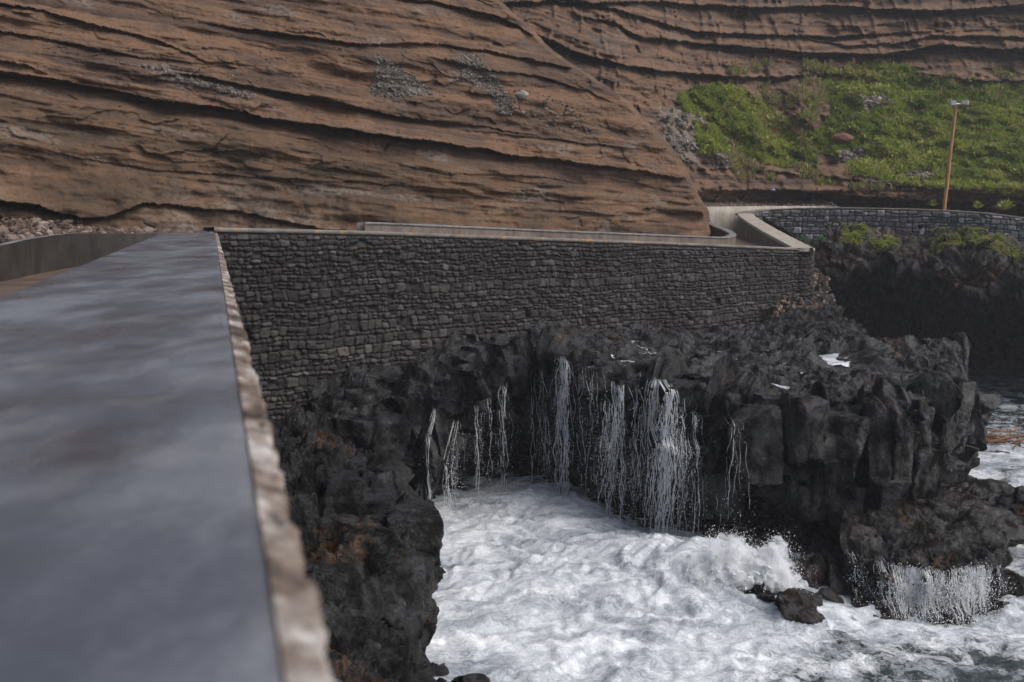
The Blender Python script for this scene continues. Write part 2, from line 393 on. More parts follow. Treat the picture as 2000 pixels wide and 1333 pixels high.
DEBRIS = m_stone('brown_rubble_stone', [(0, (.035, .022, .017)), (.6, (.10, .065, .048)), (1, (.24, .18, .15))])
LEAF = m_leaf('green_ground_cover', [(0, (.06, .082, .018)), (.35, (.15, .195, .030)), (.7, (.26, .30, .048)), (.9, (.33, .34, .08)), (1, (.27, .20, .11))])
SUCC = m_leaf('pale_succulent_leaf', [(0, (.04, .075, .035)), (1, (.16, .22, .14))])
WOOD = m_plain('orange_pine_pole', (.30, .15, .062), .7, 0., .35, (40, 40, 1.5))
METAL = m_plain('galvanised_grey_metal', (.42, .44, .47), .4, .6, .15)
GLASS = m_plain('lamp_glass', (.55, .58, .62), .15, 0., .05)
HOLE = m_plain('dark_drain_lining', (.02, .018, .017), .8)
CANE = m_stone('washed_up_cane', [(0, (.05, .022, .011)), (.6, (.14, .062, .028)), (1, (.26, .14, .07))])

# ------------------------------------------------------------------ strata helper
def ledges(px, py, lines, sd):
    off = np.zeros(px.shape); rec = np.zeros(px.shape)
    for k, (pts, wb, wa) in enumerate(lines):
        pts = np.array(pts, float)
        L = np.interp(px, pts[:, 0], pts[:, 1]); A = np.interp(px, pts[:, 0], pts[:, 2], left=pts[0, 2], right=pts[-1, 2])
        q = np.stack([px*.02, 0*px+k*9.1, 0*px], -1)
        L = L+5*fbm(q, 4, sd+k)+2.5*fbm(q*6, 3, sd+k+40)
        A = A*(1+.55*fbm(q*.7+5, 3, sd+k+20))
        d = py-L
        below = np.where(d > 0, np.exp(-(np.maximum(d, 0)/wb)**1.4), 0.)
        above = np.where(d <= 0, np.exp(np.minimum(d, 0)/wa), 0.)
        off += A*(.62*below-.38*above); rec = np.maximum(rec, below*np.minimum(A*2, 1))
    return off, rec

# ================================================================== LEFT CLIFF
ey = [-400, 0, 50, 100, 200, 260, 300, 350, 400, 450, 520]; ex = [780, 975, 1024, 1075, 1225, 1280, 1316, 1345, 1371, 1386, 1392]
nv, nu = 480, 880
VV = np.linspace(-360, 500, nv)[:, None]; UM = np.linspace(0, 1, 740)[None]; UE = np.linspace(0, 1, 141)[None, 1:]
edge = np.interp(VV, ey, ex); edge = edge+np.where(VV < 470, 9*fbm(np.stack([VV*.021, 0*VV, 0*VV], -1), 4, 2), 0)
PX = np.concatenate([-520+(edge-34+520)*UM, edge-34+40*UE], 1); PY = VV+0*PX
Yb = np.interp(PX, [-520, 0, 300, 700, 1000, 1390], [15.5, 18.6, 20.4, 21.8, 24.6, 28.6])
Y = Yb+np.maximum(450-PY, 0)*.0056+np.maximum(120-PY, 0)*.004
LL = [
 ([(-520, 95, .8), (0, 140, .8), (60, 149, .7), (200, 172, .8), (300, 195, .9), (420, 208, 1), (520, 230, .9), (600, 241, 1), (700, 256, 1), (800, 270, 1.1), (900, 285, 1.1), (1000, 303, 1), (1100, 315, .9), (1200, 328, .8), (1300, 343, .6), (1345, 350, .4)], 20, 22),
 ([(-520, -20, .5), (0, 6, .6), (100, 25, .6), (180, 47, .5), (300, 75, .3), (405, 120, .25), (500, 128, 0)], 12, 16),
 ([(330, 140, 0), (405, 150, .5), (520, 175, .7), (600, 188, .7), (660, 200, .8), (740, 221, .6), (840, 236, .5), (960, 250, .35), (1100, 275, 0)], 13, 16),
 ([(380, 40, 0), (470, 56, .5), (600, 72, .6), (700, 86, .6), (840, 84, .4), (960, 102, .5), (1085, 126, .5), (1190, 150, 0)], 12, 14),
 ([(300, -40, .3), (600, -25, .5), (780, -5, .6), (850, 5, .6), (940, 24, .7), (1000, 42, .7), (1040, 70, .3)], 14, 18),
 ([(0, 60, .3), (110, 80, .3), (250, 108, .3), (420, 130, 0)], 8, 10),
 ([(820, 108, 0), (960, 140, .25), (1060, 150, .35), (1150, 180, .2), (1230, 215, 0)], 8, 10),
 ([(860, 250, 0), (980, 262, .25), (1150, 280, .3), (1220, 290, .1)], 7, 9),
 ([(-520, 380, 1.6), (0, 392, 1.5), (60, 398, 1.2), (110, 414, .6), (160, 424, .5), (215, 424, .45), (240, 412, .4), (280, 398, .45), (330, 399, .45), (400, 409, .5), (470, 413, .5), (540, 429, .5), (620, 446, .35), (700, 452, 0)], 11, 26),
 ([(0, 118, .35), (50, 128, .3), (100, 150, 0)], 14, 10),
 ([(60, 285, 0), (200, 318, .12), (330, 335, .15), (480, 345, .15), (700, 357, .1), (900, 370, 0)], 6, 8),
 ([(700, 300, 0), (860, 340, .12), (1060, 345, .2), (1110, 356, .22), (1160, 362, 0)], 8, 8),
]
off, rec = ledges(PX, PY, LL, 3); off *= .64
dip = np.interp(PX, [-520, 0, 420, 700, 1000, 1345], [-46, 0, 68, 114, 162, 208])
S = (PY-dip*(1-.35*sst(330, 460, PY)))/400.
cornr = (sst(150, 330, PY)*4+2)*sst(-7, 6, PX-edge)**1.5
P = at(PX, PY, Y+cornr)
q = np.stack([P[..., 0]*.45, P[..., 1]*.45, S*9], -1)
soft = sst(330, 235, PY-dip*.9)          # upper beds are rougher than the smooth massive lower bed
fine = fbm(np.stack([P[..., 0]*.6, P[..., 1]*.5, S*22], -1), 5, 11)*(.04+.13*soft)+fbm(q*.8, 3, 12)*(.26+.24*soft)+fbm(P*4.5, 4, 14)*.05
fine += .03*fbm(np.stack([P[..., 0]*2, P[..., 1], S*90], -1), 4, 15)*(.3+soft)
fine += .42*(1-soft)*fbm(P*np.array([.7, .7, 1.0])+3, 4, 16)
d1, e1, c1 = blocks(P+.25*fbm(P*1.1, 3, 18)[..., None], (.85, .85, .30), 19, .7)
crag = sst(-.15, .25, fbm(q*.9+2, 3, 20))*soft
fine += crag*(.11*d1-.02*sst(.10, 0, e1))
Y2 = Y+off*1.0+fine+cornr
foot = sst(446, 500, PY); Y2 = Y2-foot*1.2
P = at(PX, PY, Y2)
scr1 = inpoly(PX, PY, [(735, 105), (775, 130), (810, 150), (845, 185), (790, 190), (720, 186), (728, 150)])
scr2 = inpoly(PX, PY, [(885, 105), (930, 108), (965, 150), (1000, 200), (995, 225), (975, 225), (950, 180), (900, 150)])
grey = np.clip((scr1*.8+scr2*.9)+.0, 0, 1)*(.5+.5*(fbm(P*3, 3, 5)+.5))
grey = np.maximum(grey, .5*sst(.25, .5, fbm(q*1.1+9, 4, 33)))
grey = np.maximum(grey, .8*sst(240, 340, PX)*sst(700, 560, PX)*sst(330, 420, PY)*(.5+fbm(P*1.3, 3, 8)))
olive = sst(0, 60, PY-np.interp(PX, [p[0] for p in LL[0][0]], [p[1] for p in LL[0][0]]))*(1-.75*sst(1000, 1300, PX))
cl = gobj('cliff', P, CLIFF, {'strata': S, 'grey': np.clip(grey, 0, 1), 'olive': olive})
tag(cl, 'layered red brown cliff with dark overhanging ledges on the left', kind='structure')
PL, PXL, PYL = P, PX, PY

# ================================================================== BACK CLIFF AND GREEN SLOPE
nv, nu = 420, 700
PY = np.linspace(-360, 470, nv)[:, None]+np.zeros((1, nu)); PX = np.linspace(900, 2560, nu)[None]+np.zeros((nv, 1))
tx = [900, 1200, 1350, 1600, 2000, 2560]; ty = [-360, 0, 140, 370, 400, 470]
TB = np.array([[41, 46, 50, 55, 55, 52], [37, 40, 45, 48, 48, 46], [34.5, 36, 42, 45.5, 45, 43], [34, 34.5, 37.5, 40, 38.5, 36], [34, 34.5, 38.2, 41.5, 40.5, 37.5], [34, 34.5, 38.2, 41.5, 40.5, 37.5]])
R1 = np.stack([np.interp(PX[0], tx, TB[k]) for k in range(6)])
kk = np.interp(PY[:, 0], ty, np.arange(6)); i0 = np.minimum(kk.astype(int), 4); ff = (kk-i0)[:, None]
Y = R1[i0]*(1-ff)+R1[i0+1]*ff
LR = [
 ([(900, 20, .8), (1032, 60, .9), (1120, 100, 1.1), (1200, 124, 1.2), (1280, 137, 1.1), (1362, 146, 1.1), (1512, 153, .9), (1620, 146, .6), (1720, 152, 0)], 14, 18),
 ([(1000, -20, .7), (1140, 4, .8), (1220, 24, .9), (1250, 33, 1), (1362, 62, 1), (1456, 67, .8), (1625, 74, .9), (1737, 66, .4), (1850, 60, .1)], 8, 12),
 ([(1100, 25, 0), (1200, 46, .7), (1250, 73, .8), (1330, 82, .9), (1419, 90, 1.1), (1587, 105, 1.4), (1737, 106, 1.4), (1831, 90, 1.2), (2000, 98, 1.6), (2560, 95, 1.6)], 14, 10),
 ([(1300, 5, .8), (1355, 10, 1.2), (1500, 14, 1.6), (1625, 11, 1.6), (1730, 20, 1.6), (1850, 21, 1.5), (2000, 10, 1.5), (2560, 10, 1.5)], 11, 14),
 ([(1500, 60, 0), (1650, 90, .5), (1750, 84, .6), (1840, 70, .7), (2000, 74, .8), (2560, 70, .8)], 8, 8),
 ([(1780, 142, 0), (1850, 152, .6), (1930, 160, .9), (2000, 160, 1), (2560, 165, 1)], 7, 14),
 ([(1330, 372, 0), (1440, 374, .2), (1531, 372, 1.0), (1640, 381, 1.8), (1737, 389, 2.4), (1870, 395, 2.8), (2000, 397, 3.), (2560, 400, 3.)], 34, 12),
 ([(1340, 330, 0), (1450, 330, .3), (1600, 345, .4), (1750, 362, .4), (2000, 385, .3), (2560, 390, .3)], 8, 8),
 ([(1200, -150, 1), (2560, -120, 1.5)], 22, 20),
]
off, rec = ledges(PX, PY, LR, 60)
P = at(PX, PY, Y)
D0 = np.interp(PX, [900, 1032, 1200, 1362, 1512, 1720, 2560], [20, 60, 120, 146, 153, 150, 160])
S = 3+(PY-D0)/230.
GP1 = [(1322, 185), (1350, 172), (1400, 165), (1450, 176), (1500, 205), (1535, 232), (1575, 282), (1602, 322), (1530, 330), (1470, 316), (1440, 300), (1436, 262), (1395, 236), (1330, 215)]
GP1b = [(1350, 235), (1420, 255), (1430, 300), (1370, 305), (1358, 270)]
GP2 = [(1604, 142), (1700, 128), (1770, 130), (1830, 158), (1900, 156), (2000, 164), (2560, 190), (2560, 400), (2000, 388), (1900, 368), (1790, 364), (1668, 344), (1640, 305), (1588, 300), (1580, 262), (1625, 225), (1608, 180)]
jx = PX+9*fbm(np.stack([PX*.03, PY*.03, 0*PX], -1), 3, 71); jy = PY+7*fbm(np.stack([PX*.03, PY*.03, 0*PX+4], -1), 3, 72)
green = (inpoly(jx, jy, GP1) | inpoly(jx, jy, GP1b) | inpoly(jx, jy, GP2))
bare = inpoly(jx, jy, [(1632, 290), (1690, 292), (1692, 312), (1640, 318)]) | inpoly(jx, jy, [(1672, 186), (1725, 190), (1740, 212), (1690, 214)]) | inpoly(jx, jy, [(1730, 345), (1820, 330), (1815, 350)])
green &= ~bare
slope = sst(120, 150, PY)*sst(372, 350, PY)*sst(1290, 1340, PX)
q = np.stack([P[..., 0]*.35, P[..., 1]*.35, S*7], -1)
fine = fbm(np.stack([P[..., 0]*.5, P[..., 1]*.4, S*22], -1), 5, 81)*.22+fbm(q, 5, 82)*.75+fbm(P*3, 4, 84)*.11
d1, e1, c1 = blocks(P+.3*fbm(P*.9, 3, 88)[..., None], (1.2, 1.2, .28), 89, .6)
fine += sst(-.1, .3, fbm(q*1.2+5, 3, 91))*(.22*d1-.06*sst(.12, 0, e1))
vert = fbm(np.stack([P[..., 0]*1.1, P[..., 1]*.4, P[..., 2]*.25], -1), 4, 85, ridged=True)
fine -= .5*np.maximum(0, vert-.55)*(1-slope)*2
mound = fbm(P*.55, 4, 86)*1.1+fbm(P*1.7, 3, 87)*.55
# a bare rock column between the two green patches
colm = np.exp(-((PX-1570)/34)**2)*sst(145, 175, PY)*sst(262, 225, PY)
Y2 = Y+off*1.25+fine*(1-.55*slope)-mound*slope*.9-colm*1.3
Y2 = Y2-2.2*sst(250, 300, PY)*sst(1480, 1290, PX)*sst(360, 330, PY)*.0
P = at(PX, PY, Y2)
gul = inpoly(jx, jy, [(1285, 205), (1330, 215), (1395, 240), (1470, 330), (1480, 335), (1420, 330), (1330, 318), (1300, 290)])
grey = np.clip(gul*.65+bare*.8+sst(.2, .5, fbm(q+3, 3, 90))*.25, 0, 1)
bc = gobj('hillside', P, CLIFF, {'strata': S, 'grey': grey, 'olive': np.zeros(PX.shape)})
tag(bc, 'far layered cliff and slope behind the stone wall', kind='structure')
PB, PXB, PYB, GRN = P, PX, PY, green
NB = normals(P)

def pick(mask, n, P, N=None):
    idx = np.flatnonzero(mask.ravel()); k = rng.choice(idx, n)
    W = P.shape[1]; j, i = np.divmod(k, W)
    j2 = np.minimum(j+1, P.shape[0]-1); i2 = np.minimum(i+1, W-1)
    a = rng.random((n, 1)); b = rng.random((n, 1))
    return P[j, i]*(1-a)*(1-b)+P[j, i2]*a*(1-b)+P[j2, i]*(1-a)*b+P[j2, i2]*a*b, j, i
def tufts(C, H, blades=8, lean=.9, width=.22, upbias=.8, nrm=None):
    n = len(C); az = rng.random((n, blades))*6.283; el = rng.random((n, blades))*lean
    d = np.stack([np.cos(az)*np.sin(el), np.sin(az)*np.sin(el), np.cos(el)*upbias], -1)
    if nrm is not None: d = d+nrm[:, None]*.5
    L = H[:, None]*(.5+.7*rng.random((n, blades)))
    side = np.cross(d, rng.normal(size=d.shape)); side /= np.linalg.norm(side, axis=-1, keepdims=True)
    b0 = C[:, None]+(rng.random((n, blades, 3))-.5)*H[:, None, None]*.5
    tip = b0+d*L[..., None]; mid = b0+d*L[..., None]*.5
    w = side*(L*width)[..., None]
    V = np.stack([b0, mid+w, tip, mid-w], 2).reshape(-1, 3)
    T = np.arange(len(V)).reshape(-1, 4)
    return V, T
gm = GRN & (PXB < 2300)
C, j, i = pick(gm, 52000, PB)
H = .05+.10*rng.random(len(C))**1.5
V, T = tufts(C, H, 7, 1.55, .42, 1., NB[j, i])
tn = np.clip(.58+.8*fbm(C*.4, 3, 95)+.35*fbm(C*1.3, 2, 96)+.14*rng.normal(size=len(C))*.6, 0, .95)
dry = rng.random(len(C)) < (.05+.25*sst(.2, .45, fbm(C*.8+4, 3, 97))); tn[dry] = 1
gc = mesh('ground_cover', V, T, LEAF, None, False, {'tone': np.repeat(tn, 28)})
tag(gc, 'bright green leafy ground cover over the slope behind the stone wall', 'ground cover', kind='stuff')
# straggling growth beyond the edge of the patches
edge_m = (~GRN) & slope.astype(bool) & (fbm(PB*.7, 3, 98) > .18) & (PXB > 1420) & (PXB < 2200)
C, j, i = pick(edge_m, 2600, PB); H = .10+.14*rng.random(len(C))
V, T = tufts(C, H, 6, 1.3, .16, 1., NB[j, i])
tag(mesh('dry_grass', V, T, LEAF, None, False, {'tone': np.repeat(np.where(rng.random(len(C)) < .6, 1, rng.random(len(C))*.8), 24)}), 'dry straggling grass round the edges of the green slope', 'grass', kind='stuff')
# scree in the gully beside the green slope
C, j, i = pick(gul, 1300, PB); C = C[fbm(C*.8, 3, 7) > -.12]; R = .02+.13*rng.random(len(C))**5
C2, j, i = pick(bare, 420, PB); C = np.concatenate([C, C2]); R = np.concatenate([R, .04+.12*rng.random(420)**3])
V, T, tone = blobs(C, R, 1, (1, 1, .8))
tag(mesh('gully_scree', V, T, SCREE, None, False, {'tone': tone}), 'pale loose stones down the gully beside the green slope', 'scree', kind='stuff')
NL = normals(PL)
C, j, i = pick(scr1, 2300, PL); C2, _, _ = pick(scr2, 2300, PL); C = np.concatenate([C, C2]); R = .012+.035*rng.random(len(C))**3
m3 = inpoly(PXL, PYL, [(1000, 170), (1080, 190), (1200, 262), (1150, 270), (1040, 250), (1000, 205)]); C3, _, _ = pick(m3, 260, PL)
m4 = inpoly(PXL, PYL, [(215, 120), (290, 128), (400, 160), (500, 185), (480, 195), (380, 165), (300, 135)]); C4, _, _ = pick(m4, 420, PL)
m5 = PYL < 330; C5, _, _ = pick(m5 & (PXL > 0), 500, PL)
C = np.concatenate([C, C3, C4, C5]); R = np.concatenate([R, .012+.05*rng.random(len(C3)+len(C4))**3, .008+.03*rng.random(500)**3])
V, T, tone = blobs(C, R, 1, (1, 1, .8))
tag(mesh('cliff_scree', V, T, SCREE, None, False, {'tone': np.clip(tone*.9, 0, 1)}), 'grey loose stones lying in chutes on the red brown cliff', 'scree', kind='stuff')
def near(PXg, PYg, P, x, y):
    k = np.argmin((PXg-x)**2+(PYg-y)**2); return P.reshape(-1, 3)[k]
c = near(PXL, PYL, PL, 1019, 190)+np.array([0, -.10, .02])
V, T = boulder(c, .16, 5, 3, 10, .04, (1, .8, .7)); tag(mesh('boulder', V, T, SCREE, None, False, {'tone': np.full(len(V), .95)}), 'pale grey boulder on the brown cliff right of the scree chutes', 'boulder')

# ================================================================== WALKWAY, NEAR PARAPET, WALLS
def top_edge(Yv, o=0.): return np.array([.036-.299*Yv+o*1.0437, Yv, CZ-.30])      # sea edge of the near coping, o = offset to the right
ES = CZ-.30
Ys = np.concatenate([np.linspace(-3, 0, 20), np.linspace(.05, 4, 220), np.linspace(4.05, 15.6, 260)])
dirp = np.array([-.2865, .958, 0.]); perp = np.array([.958, .2865, 0.])
root = empty('parapet', (-1.2, 4, ES-.9), 'long near parapet with a wet dark slate coping and a crumbling pale mortar edge', 'parapet')
W_ = .79*.958
def strip(name, profile, Yarr, mat, dz=None, parent=None, jitter=None):
    """sweep a profile (offset from sea edge, height) along the near parapet"""
    G = np.zeros((len(profile), len(Yarr), 3))
    for k, (o, h) in enumerate(profile):
        G[k, :, 0] = .036-.299*Yarr+o*1.0437; G[k, :, 1] = Yarr; G[k, :, 2] = ES+h
    if jitter is not None: G = jitter(G)
    n = len(profile); 
    return G
pr = [(-W_-.02, -.10), (-W_-.02, -.012), (-W_-.008, 0)]+[(x, 0) for x in np.linspace(-W_+.05, -.02, 24)]+[(-.004, -.003), (0, -.012), (0, -.09)]
G = strip('', pr, Ys, None)
G[..., 2] += np.where(G[..., 2] > ES-.02, .004*fbm(G*3, 3, 4)+.0015*fbm(G*14, 2, 5), 0)
mesh('coping', G.reshape(-1, 3), gfaces(len(pr), len(Ys)), SLAB, root)
# crumbling mortar lip
Yl = np.concatenate([np.linspace(-1, 4, 900), np.linspace(4.01, 15.55, 900)])
wl = .037+.008*fbm(np.stack([Yl*1.5, 0*Yl, 0*Yl], -1), 3, 6)+.004*fbm(np.stack([Yl*6, 0*Yl, 0*Yl+3], -1), 3, 8)+.004*fbm(np.stack([Yl*19, 0*Yl, 0*Yl+3], -1), 3, 28)
th = np.linspace(0, 1, 12)
G = np.zeros((12, len(Yl), 3))
for k, t in enumerate(th):
    o = .001+np.clip(wl, .012, .08)*min(1., t*1.5)**.9; h = -.006-.012*t-.10*max(0, t-.55)**2*5
    G[k, :, 0] = .036-.299*Yl+o*1.0437; G[k, :, 1] = Yl; G[k, :, 2] = ES+h
f1, f2, cid, _o = voro(G/.045+.3*fbm(G*12, 2, 4)[..., None], 6); g1, g2, cd2, _o = voro(G/.018, 8); kt = np.linspace(0, 1, 12)[:, None]**.5
G += perp*(((.45-f1)*.012+.008*(cid-.5)+(.4-g1)*.006)*kt)[..., None]; G[..., 2] += ((.45-f1)*.012+(.4-g1)*.005-.022*(cid > .86))*np.linspace(.15, 1, 12)[:, None]
mesh('mortar_edge', G.reshape(-1, 3), gfaces(12, len(Yl)), LIP, root)
# body of the parapet wall below the coping
Yw = np.linspace(-3, 15.5, 420); pr = [(-W_+.03, -1.3), (-W_+.03, -.10), (.0, -.10)]+[(.0-.0*k, z) for k, z in enumerate(np.linspace(-.12, -4.2, 90))]
G = strip('', pr, Yw, None)
f1, f2, cid, _o = voro(np.stack([Yw[None]/.27+0*G[..., 2], G[..., 2]/.18, 0*G[..., 2]+.5], -1), 3, .8)
msk = (np.arange(len(pr)) > 3)[:, None]
G += perp*((np.minimum((f2-f1)*.12, .025)-.05)*msk)[..., None]
mesh('stone_body', G.reshape(-1, 3), gfaces(len(pr), len(Yw)), STONE_A, root, True, {'cell': cid, 'joint': np.clip((f2-f1)*3, 0, 1)})

def stone_face(name, top, bot, mat, parent, ds=.028, size=(.27, .17), seed=0, depth=.05, holes=(), lean=.0, outward=None):
    """rubble masonry along a plan line; top/bot: (n,3) points"""
    top = np.asarray(top, float); bot = np.asarray(bot, float)
    seg = np.r_[0, np.cumsum(np.linalg.norm(np.diff(top[:, :2], axis=0), axis=1))]; L = seg[-1]
    n = int(L/ds); s = np.linspace(0, L, n)
    Tp = np.stack([np.interp(s, seg, top[:, k]) for k in range(3)], -1); Bp = np.stack([np.interp(s, seg, bot[:, k]) for k in range(3)], -1)
    Hm = (Tp[:, 2]-Bp[:, 2]).max(); m = int(Hm/ds)
    t = np.linspace(0, 1, m)[:, None, None]
    G = Tp[None]*(1-t)+Bp[None]*t
    sg = s[None]+0*G[..., 2]; hg = G[..., 2]-.35*Tp[None, :, 2]
    wq = np.stack([sg, hg, 0*sg+seed*.37], -1)
    sg2 = sg+.10*fbm(wq*2.0, 3, seed)+.016*fbm(wq*11, 2, seed+5); hg2 = hg+.07*fbm(wq*.4+7, 2, seed+1)+.050*fbm(wq*2.2+3, 3, seed+2)+.016*fbm(wq*11+4, 2, seed+6)
    rs = np.random.default_rng(1000+seed)      # rubble in rough courses, stones of uneven length, some courses doubled
    hs_ = []; 
    z0 = hg2.min()-.3
    while z0 < hg2.max()+.3: hs_.append(z0); z0 += size[1]*(.55+.95*rs.random())
    hs_ = np.array(hs_); row = np.clip(np.searchsorted(hs_, hg2)-1, 0, len(hs_)-2)
    lo_, hi_ = hs_[row], hs_[row+1]; cid = np.zeros(sg.shape); xl = np.zeros(sg.shape); xr = np.zeros(sg.shape)
    for r in range(len(hs_)-1):
        mk = row == r
        if not mk.any(): continue
        k = (hs_[r+1]-hs_[r]); w_ = size[0]*(.5+.85*rs.random(int((L+3)/size[0]*2.5)))*(.55+.45*k/size[1]); bx = -1+np.cumsum(w_); h_ = rs.random(len(bx)+1); sp_ = rs.random(len(bx)+1)
        ix = np.clip(np.searchsorted(bx, sg2[mk]), 1, len(bx)-1); xl[mk] = bx[ix-1]; xr[mk] = bx[ix]; c_ = h_[ix]
        sp = (sp_[ix] < .42) & (k > size[1]*.8); mid = lo_[mk]+(hi_[mk]-lo_[mk])*(.35+.3*h_[ix]); up = hg2[mk] > mid
        a = lo_[mk].copy(); b = hi_[mk].copy(); a[sp & up] = mid[sp & up]; b[sp & ~up] = mid[sp & ~up]; lo_[mk] = a; hi_[mk] = b
        cid[mk] = frac(c_+np.where(sp & up, .37, 0))
    ex_ = np.minimum(sg2-xl, xr-sg2); ez_ = np.minimum(hg2-lo_, hi_-hg2); rr_ = size[1]*.30
    e = np.where((ex_ < rr_) & (ez_ < rr_), rr_-np.sqrt(np.maximum(rr_-ex_, 0)**2+np.maximum(rr_-ez_, 0)**2), np.minimum(ex_, ez_))/size[1]
    tang = np.gradient(Tp[:, :2], axis=0); tang /= np.linalg.norm(tang, axis=1, keepdims=True)
    nr = np.stack([tang[:, 1], -tang[:, 0], 0*s], -1)
    if (nr*(np.array([0, 0, CZ])-Tp)).sum() < 0: nr = -nr
    if outward is not None: nr = np.asarray(outward)[None]+0*nr
    dd = depth*sst(.03, .11, e)+.045*(cid-.5)*sst(0, .12, e)+(.02+.05*(frac(cid*13.1)-.5)*(sg2-xl)/size[0]+.05*(frac(cid*37.1)-.5)*(hg2-lo_)/size[1])*sst(.03, .15, e)+.020*fbm(G*9, 3, seed+9)
    dd = dd-.10*(frac(cid*77.7) > .975)*sst(0, .2, e)
    dd *= sst(0, .03, t[..., 0])
    G = G+nr[None]*dd[..., None]
    keep = np.ones((m-1, n-1), bool)
    hol = []
    for (hx, hz, hw) in holes:
        k = np.argmin(np.abs(Tp[:, 0]-hx)); zc = hz
        mk = (np.abs(s[None, :-1]-s[k]) < hw) & (np.abs(G[:-1, :-1, 2]-zc) < hw*.9)
        keep &= ~mk; hol.append((Tp[k], nr[k], zc, hw, tang[k]))
    o = gobj(name, G, mat, {'cell': cid, 'joint': np.clip((e-.03)*8, 0, 1)}, parent, keep)
    return o, hol, Tp, nr
def coping(name, line, zoff, w_in, w_out, thick, mat, parent, side, seed=1, ds=.06, rnd=.02):
    """cap swept along plan line (n,3); side = +1 if the outward normal is to the right of travel"""
    line = np.asarray(line, float)
    seg = np.r_[0, np.cumsum(np.linalg.norm(np.diff(line[:, :2], axis=0), axis=1))]; n = int(seg[-1]/ds); s = np.linspace(0, seg[-1], n)
    Lp = np.stack([np.interp(s, seg, line[:, k]) for k in range(3)], -1)
    tg = np.gradient(Lp[:, :2], axis=0); tg /= np.linalg.norm(tg, axis=1, keepdims=True)
    for _ in range(3): tg[1:-1] = (tg[:-2]+tg[1:-1]+tg[2:])/3
    tg /= np.linalg.norm(tg, axis=1, keepdims=True)
    nr = side*np.stack([tg[:, 1], -tg[:, 0], 0*s], -1)
    pr = [(-w_in, -thick), (-w_in, -rnd), (-w_in+rnd, 0)]+[(x, 0) for x in np.linspace(-w_in+rnd*2, w_out-rnd*2, 5)]+[(w_out-rnd, 0), (w_out, -rnd), (w_out, -thick), (-w_in, -thick)]
    G = np.stack([Lp+nr*o+np.array([0, 0, zoff+h]) for o, h in pr])
    G += .012*fbm(G*7, 3, seed)[..., None]*np.array([1, 1, .7])
    V = G.reshape(-1, 3); Q = gfaces(len(pr), n)
    return mesh(name, V, Q, mat, parent)
# ---- main sea wall C1 -> C2 and its return to C3
tp = [(417, 452, 16.0), (720, 458, None), (1000, 468, None), (1300, 478, None), (1560, 489, 27.0)]
def wallY(px): return 22.97/(1.139-(px-1000)/F)
TP = np.array([at(x, y, wallY(x)) for x, y, _ in tp])
BT = TP.copy(); BT[:, 2] = CZ-np.interp([t[0] for t in tp], [417, 850, 1100, 1560], [4.6, 4.2, 3.8, 3.9])
root = empty('sea_wall', tuple(TP[2]*[1, 1, 0]+[0, 0, CZ-3]), 'tall dark dry stone sea wall with a thin pale coping above the wet lava', 'wall')
corner = TP[-1]
# rounded end at C2: continue round the corner to the hidden outer face
rx = [corner+np.array([.18, .05, 0]), corner+np.array([.42, .28, .0]), corner+np.array([.55, .7, .02]), corner+np.array([.75, 3.2, .3]), np.append(at(1462, 419, 36.)[:2], CZ-.1)+np.array([.5, 0, 0])]
T2 = np.concatenate([TP, rx]); B2 = np.concatenate([BT, [np.array([p[0]+.1, p[1], CZ-3.9]) for p in rx]])
_, _, Tpw, nrw = stone_face('stone_face', T2, B2, STONE_A, root, .0155, (.155, .13), 1, .03)
coping('coping', TP+np.array([0, 0, 0]), .06, .38, .035, .07, COPE, root, 1, 2)
ret = np.array([corner+np.array([.10, .02, 0]), corner+np.array([.2, .6, .02]), np.append(at(1500, 452, 31.)[:2], CZ-.57), np.append(at(1462, 430, 34.5)[:2], CZ-.22), np.append(at(1454, 421, 36.)[:2], CZ-.08)])
RC = cr(ret, 40)
an = np.linspace(0, 2*math.pi, 25)[:-1]; cc_ = corner+np.array([.09, .20, .066])
V = np.concatenate([np.stack([cc_[0]+.33*np.cos(an), cc_[1]+.33*np.sin(an), cc_[2]+0*an], -1), np.stack([cc_[0]+.33*np.cos(an), cc_[1]+.33*np.sin(an), cc_[2]-.10+0*an], -1)])
bm = bmesh.new(); vs_ = [bm.verts.new(v) for v in V]; bm.faces.new(vs_[:24]); [bm.faces.new((vs_[k], vs_[24+k], vs_[24+(k+1) % 24], vs_[(k+1) % 24])) for k in range(24)]
me = bpy.data.meshes.new('corner_cap'); bm.to_mesh(me); bm.free(); me.materials.append(CONCP); o_ = bpy.data.objects.new('corner_cap', me); col.objects.link(o_); o_.parent = root; o_.matrix_parent_inverse = root.matrix_world.inverted()
coping('return_coping', RC, .065, .26, .30, .09, CONCP, root, 1, 5)
# inner rendered face of the return
Gi = np.stack([RC+np.array([-.22, -.04, -.03]), RC+np.array([-.22, -.04, -.4]), RC+np.array([-.22, -.04, -1.2])])
mesh('inner_face', Gi.reshape(-1, 3), gfaces(3, 40), CONCG, root)
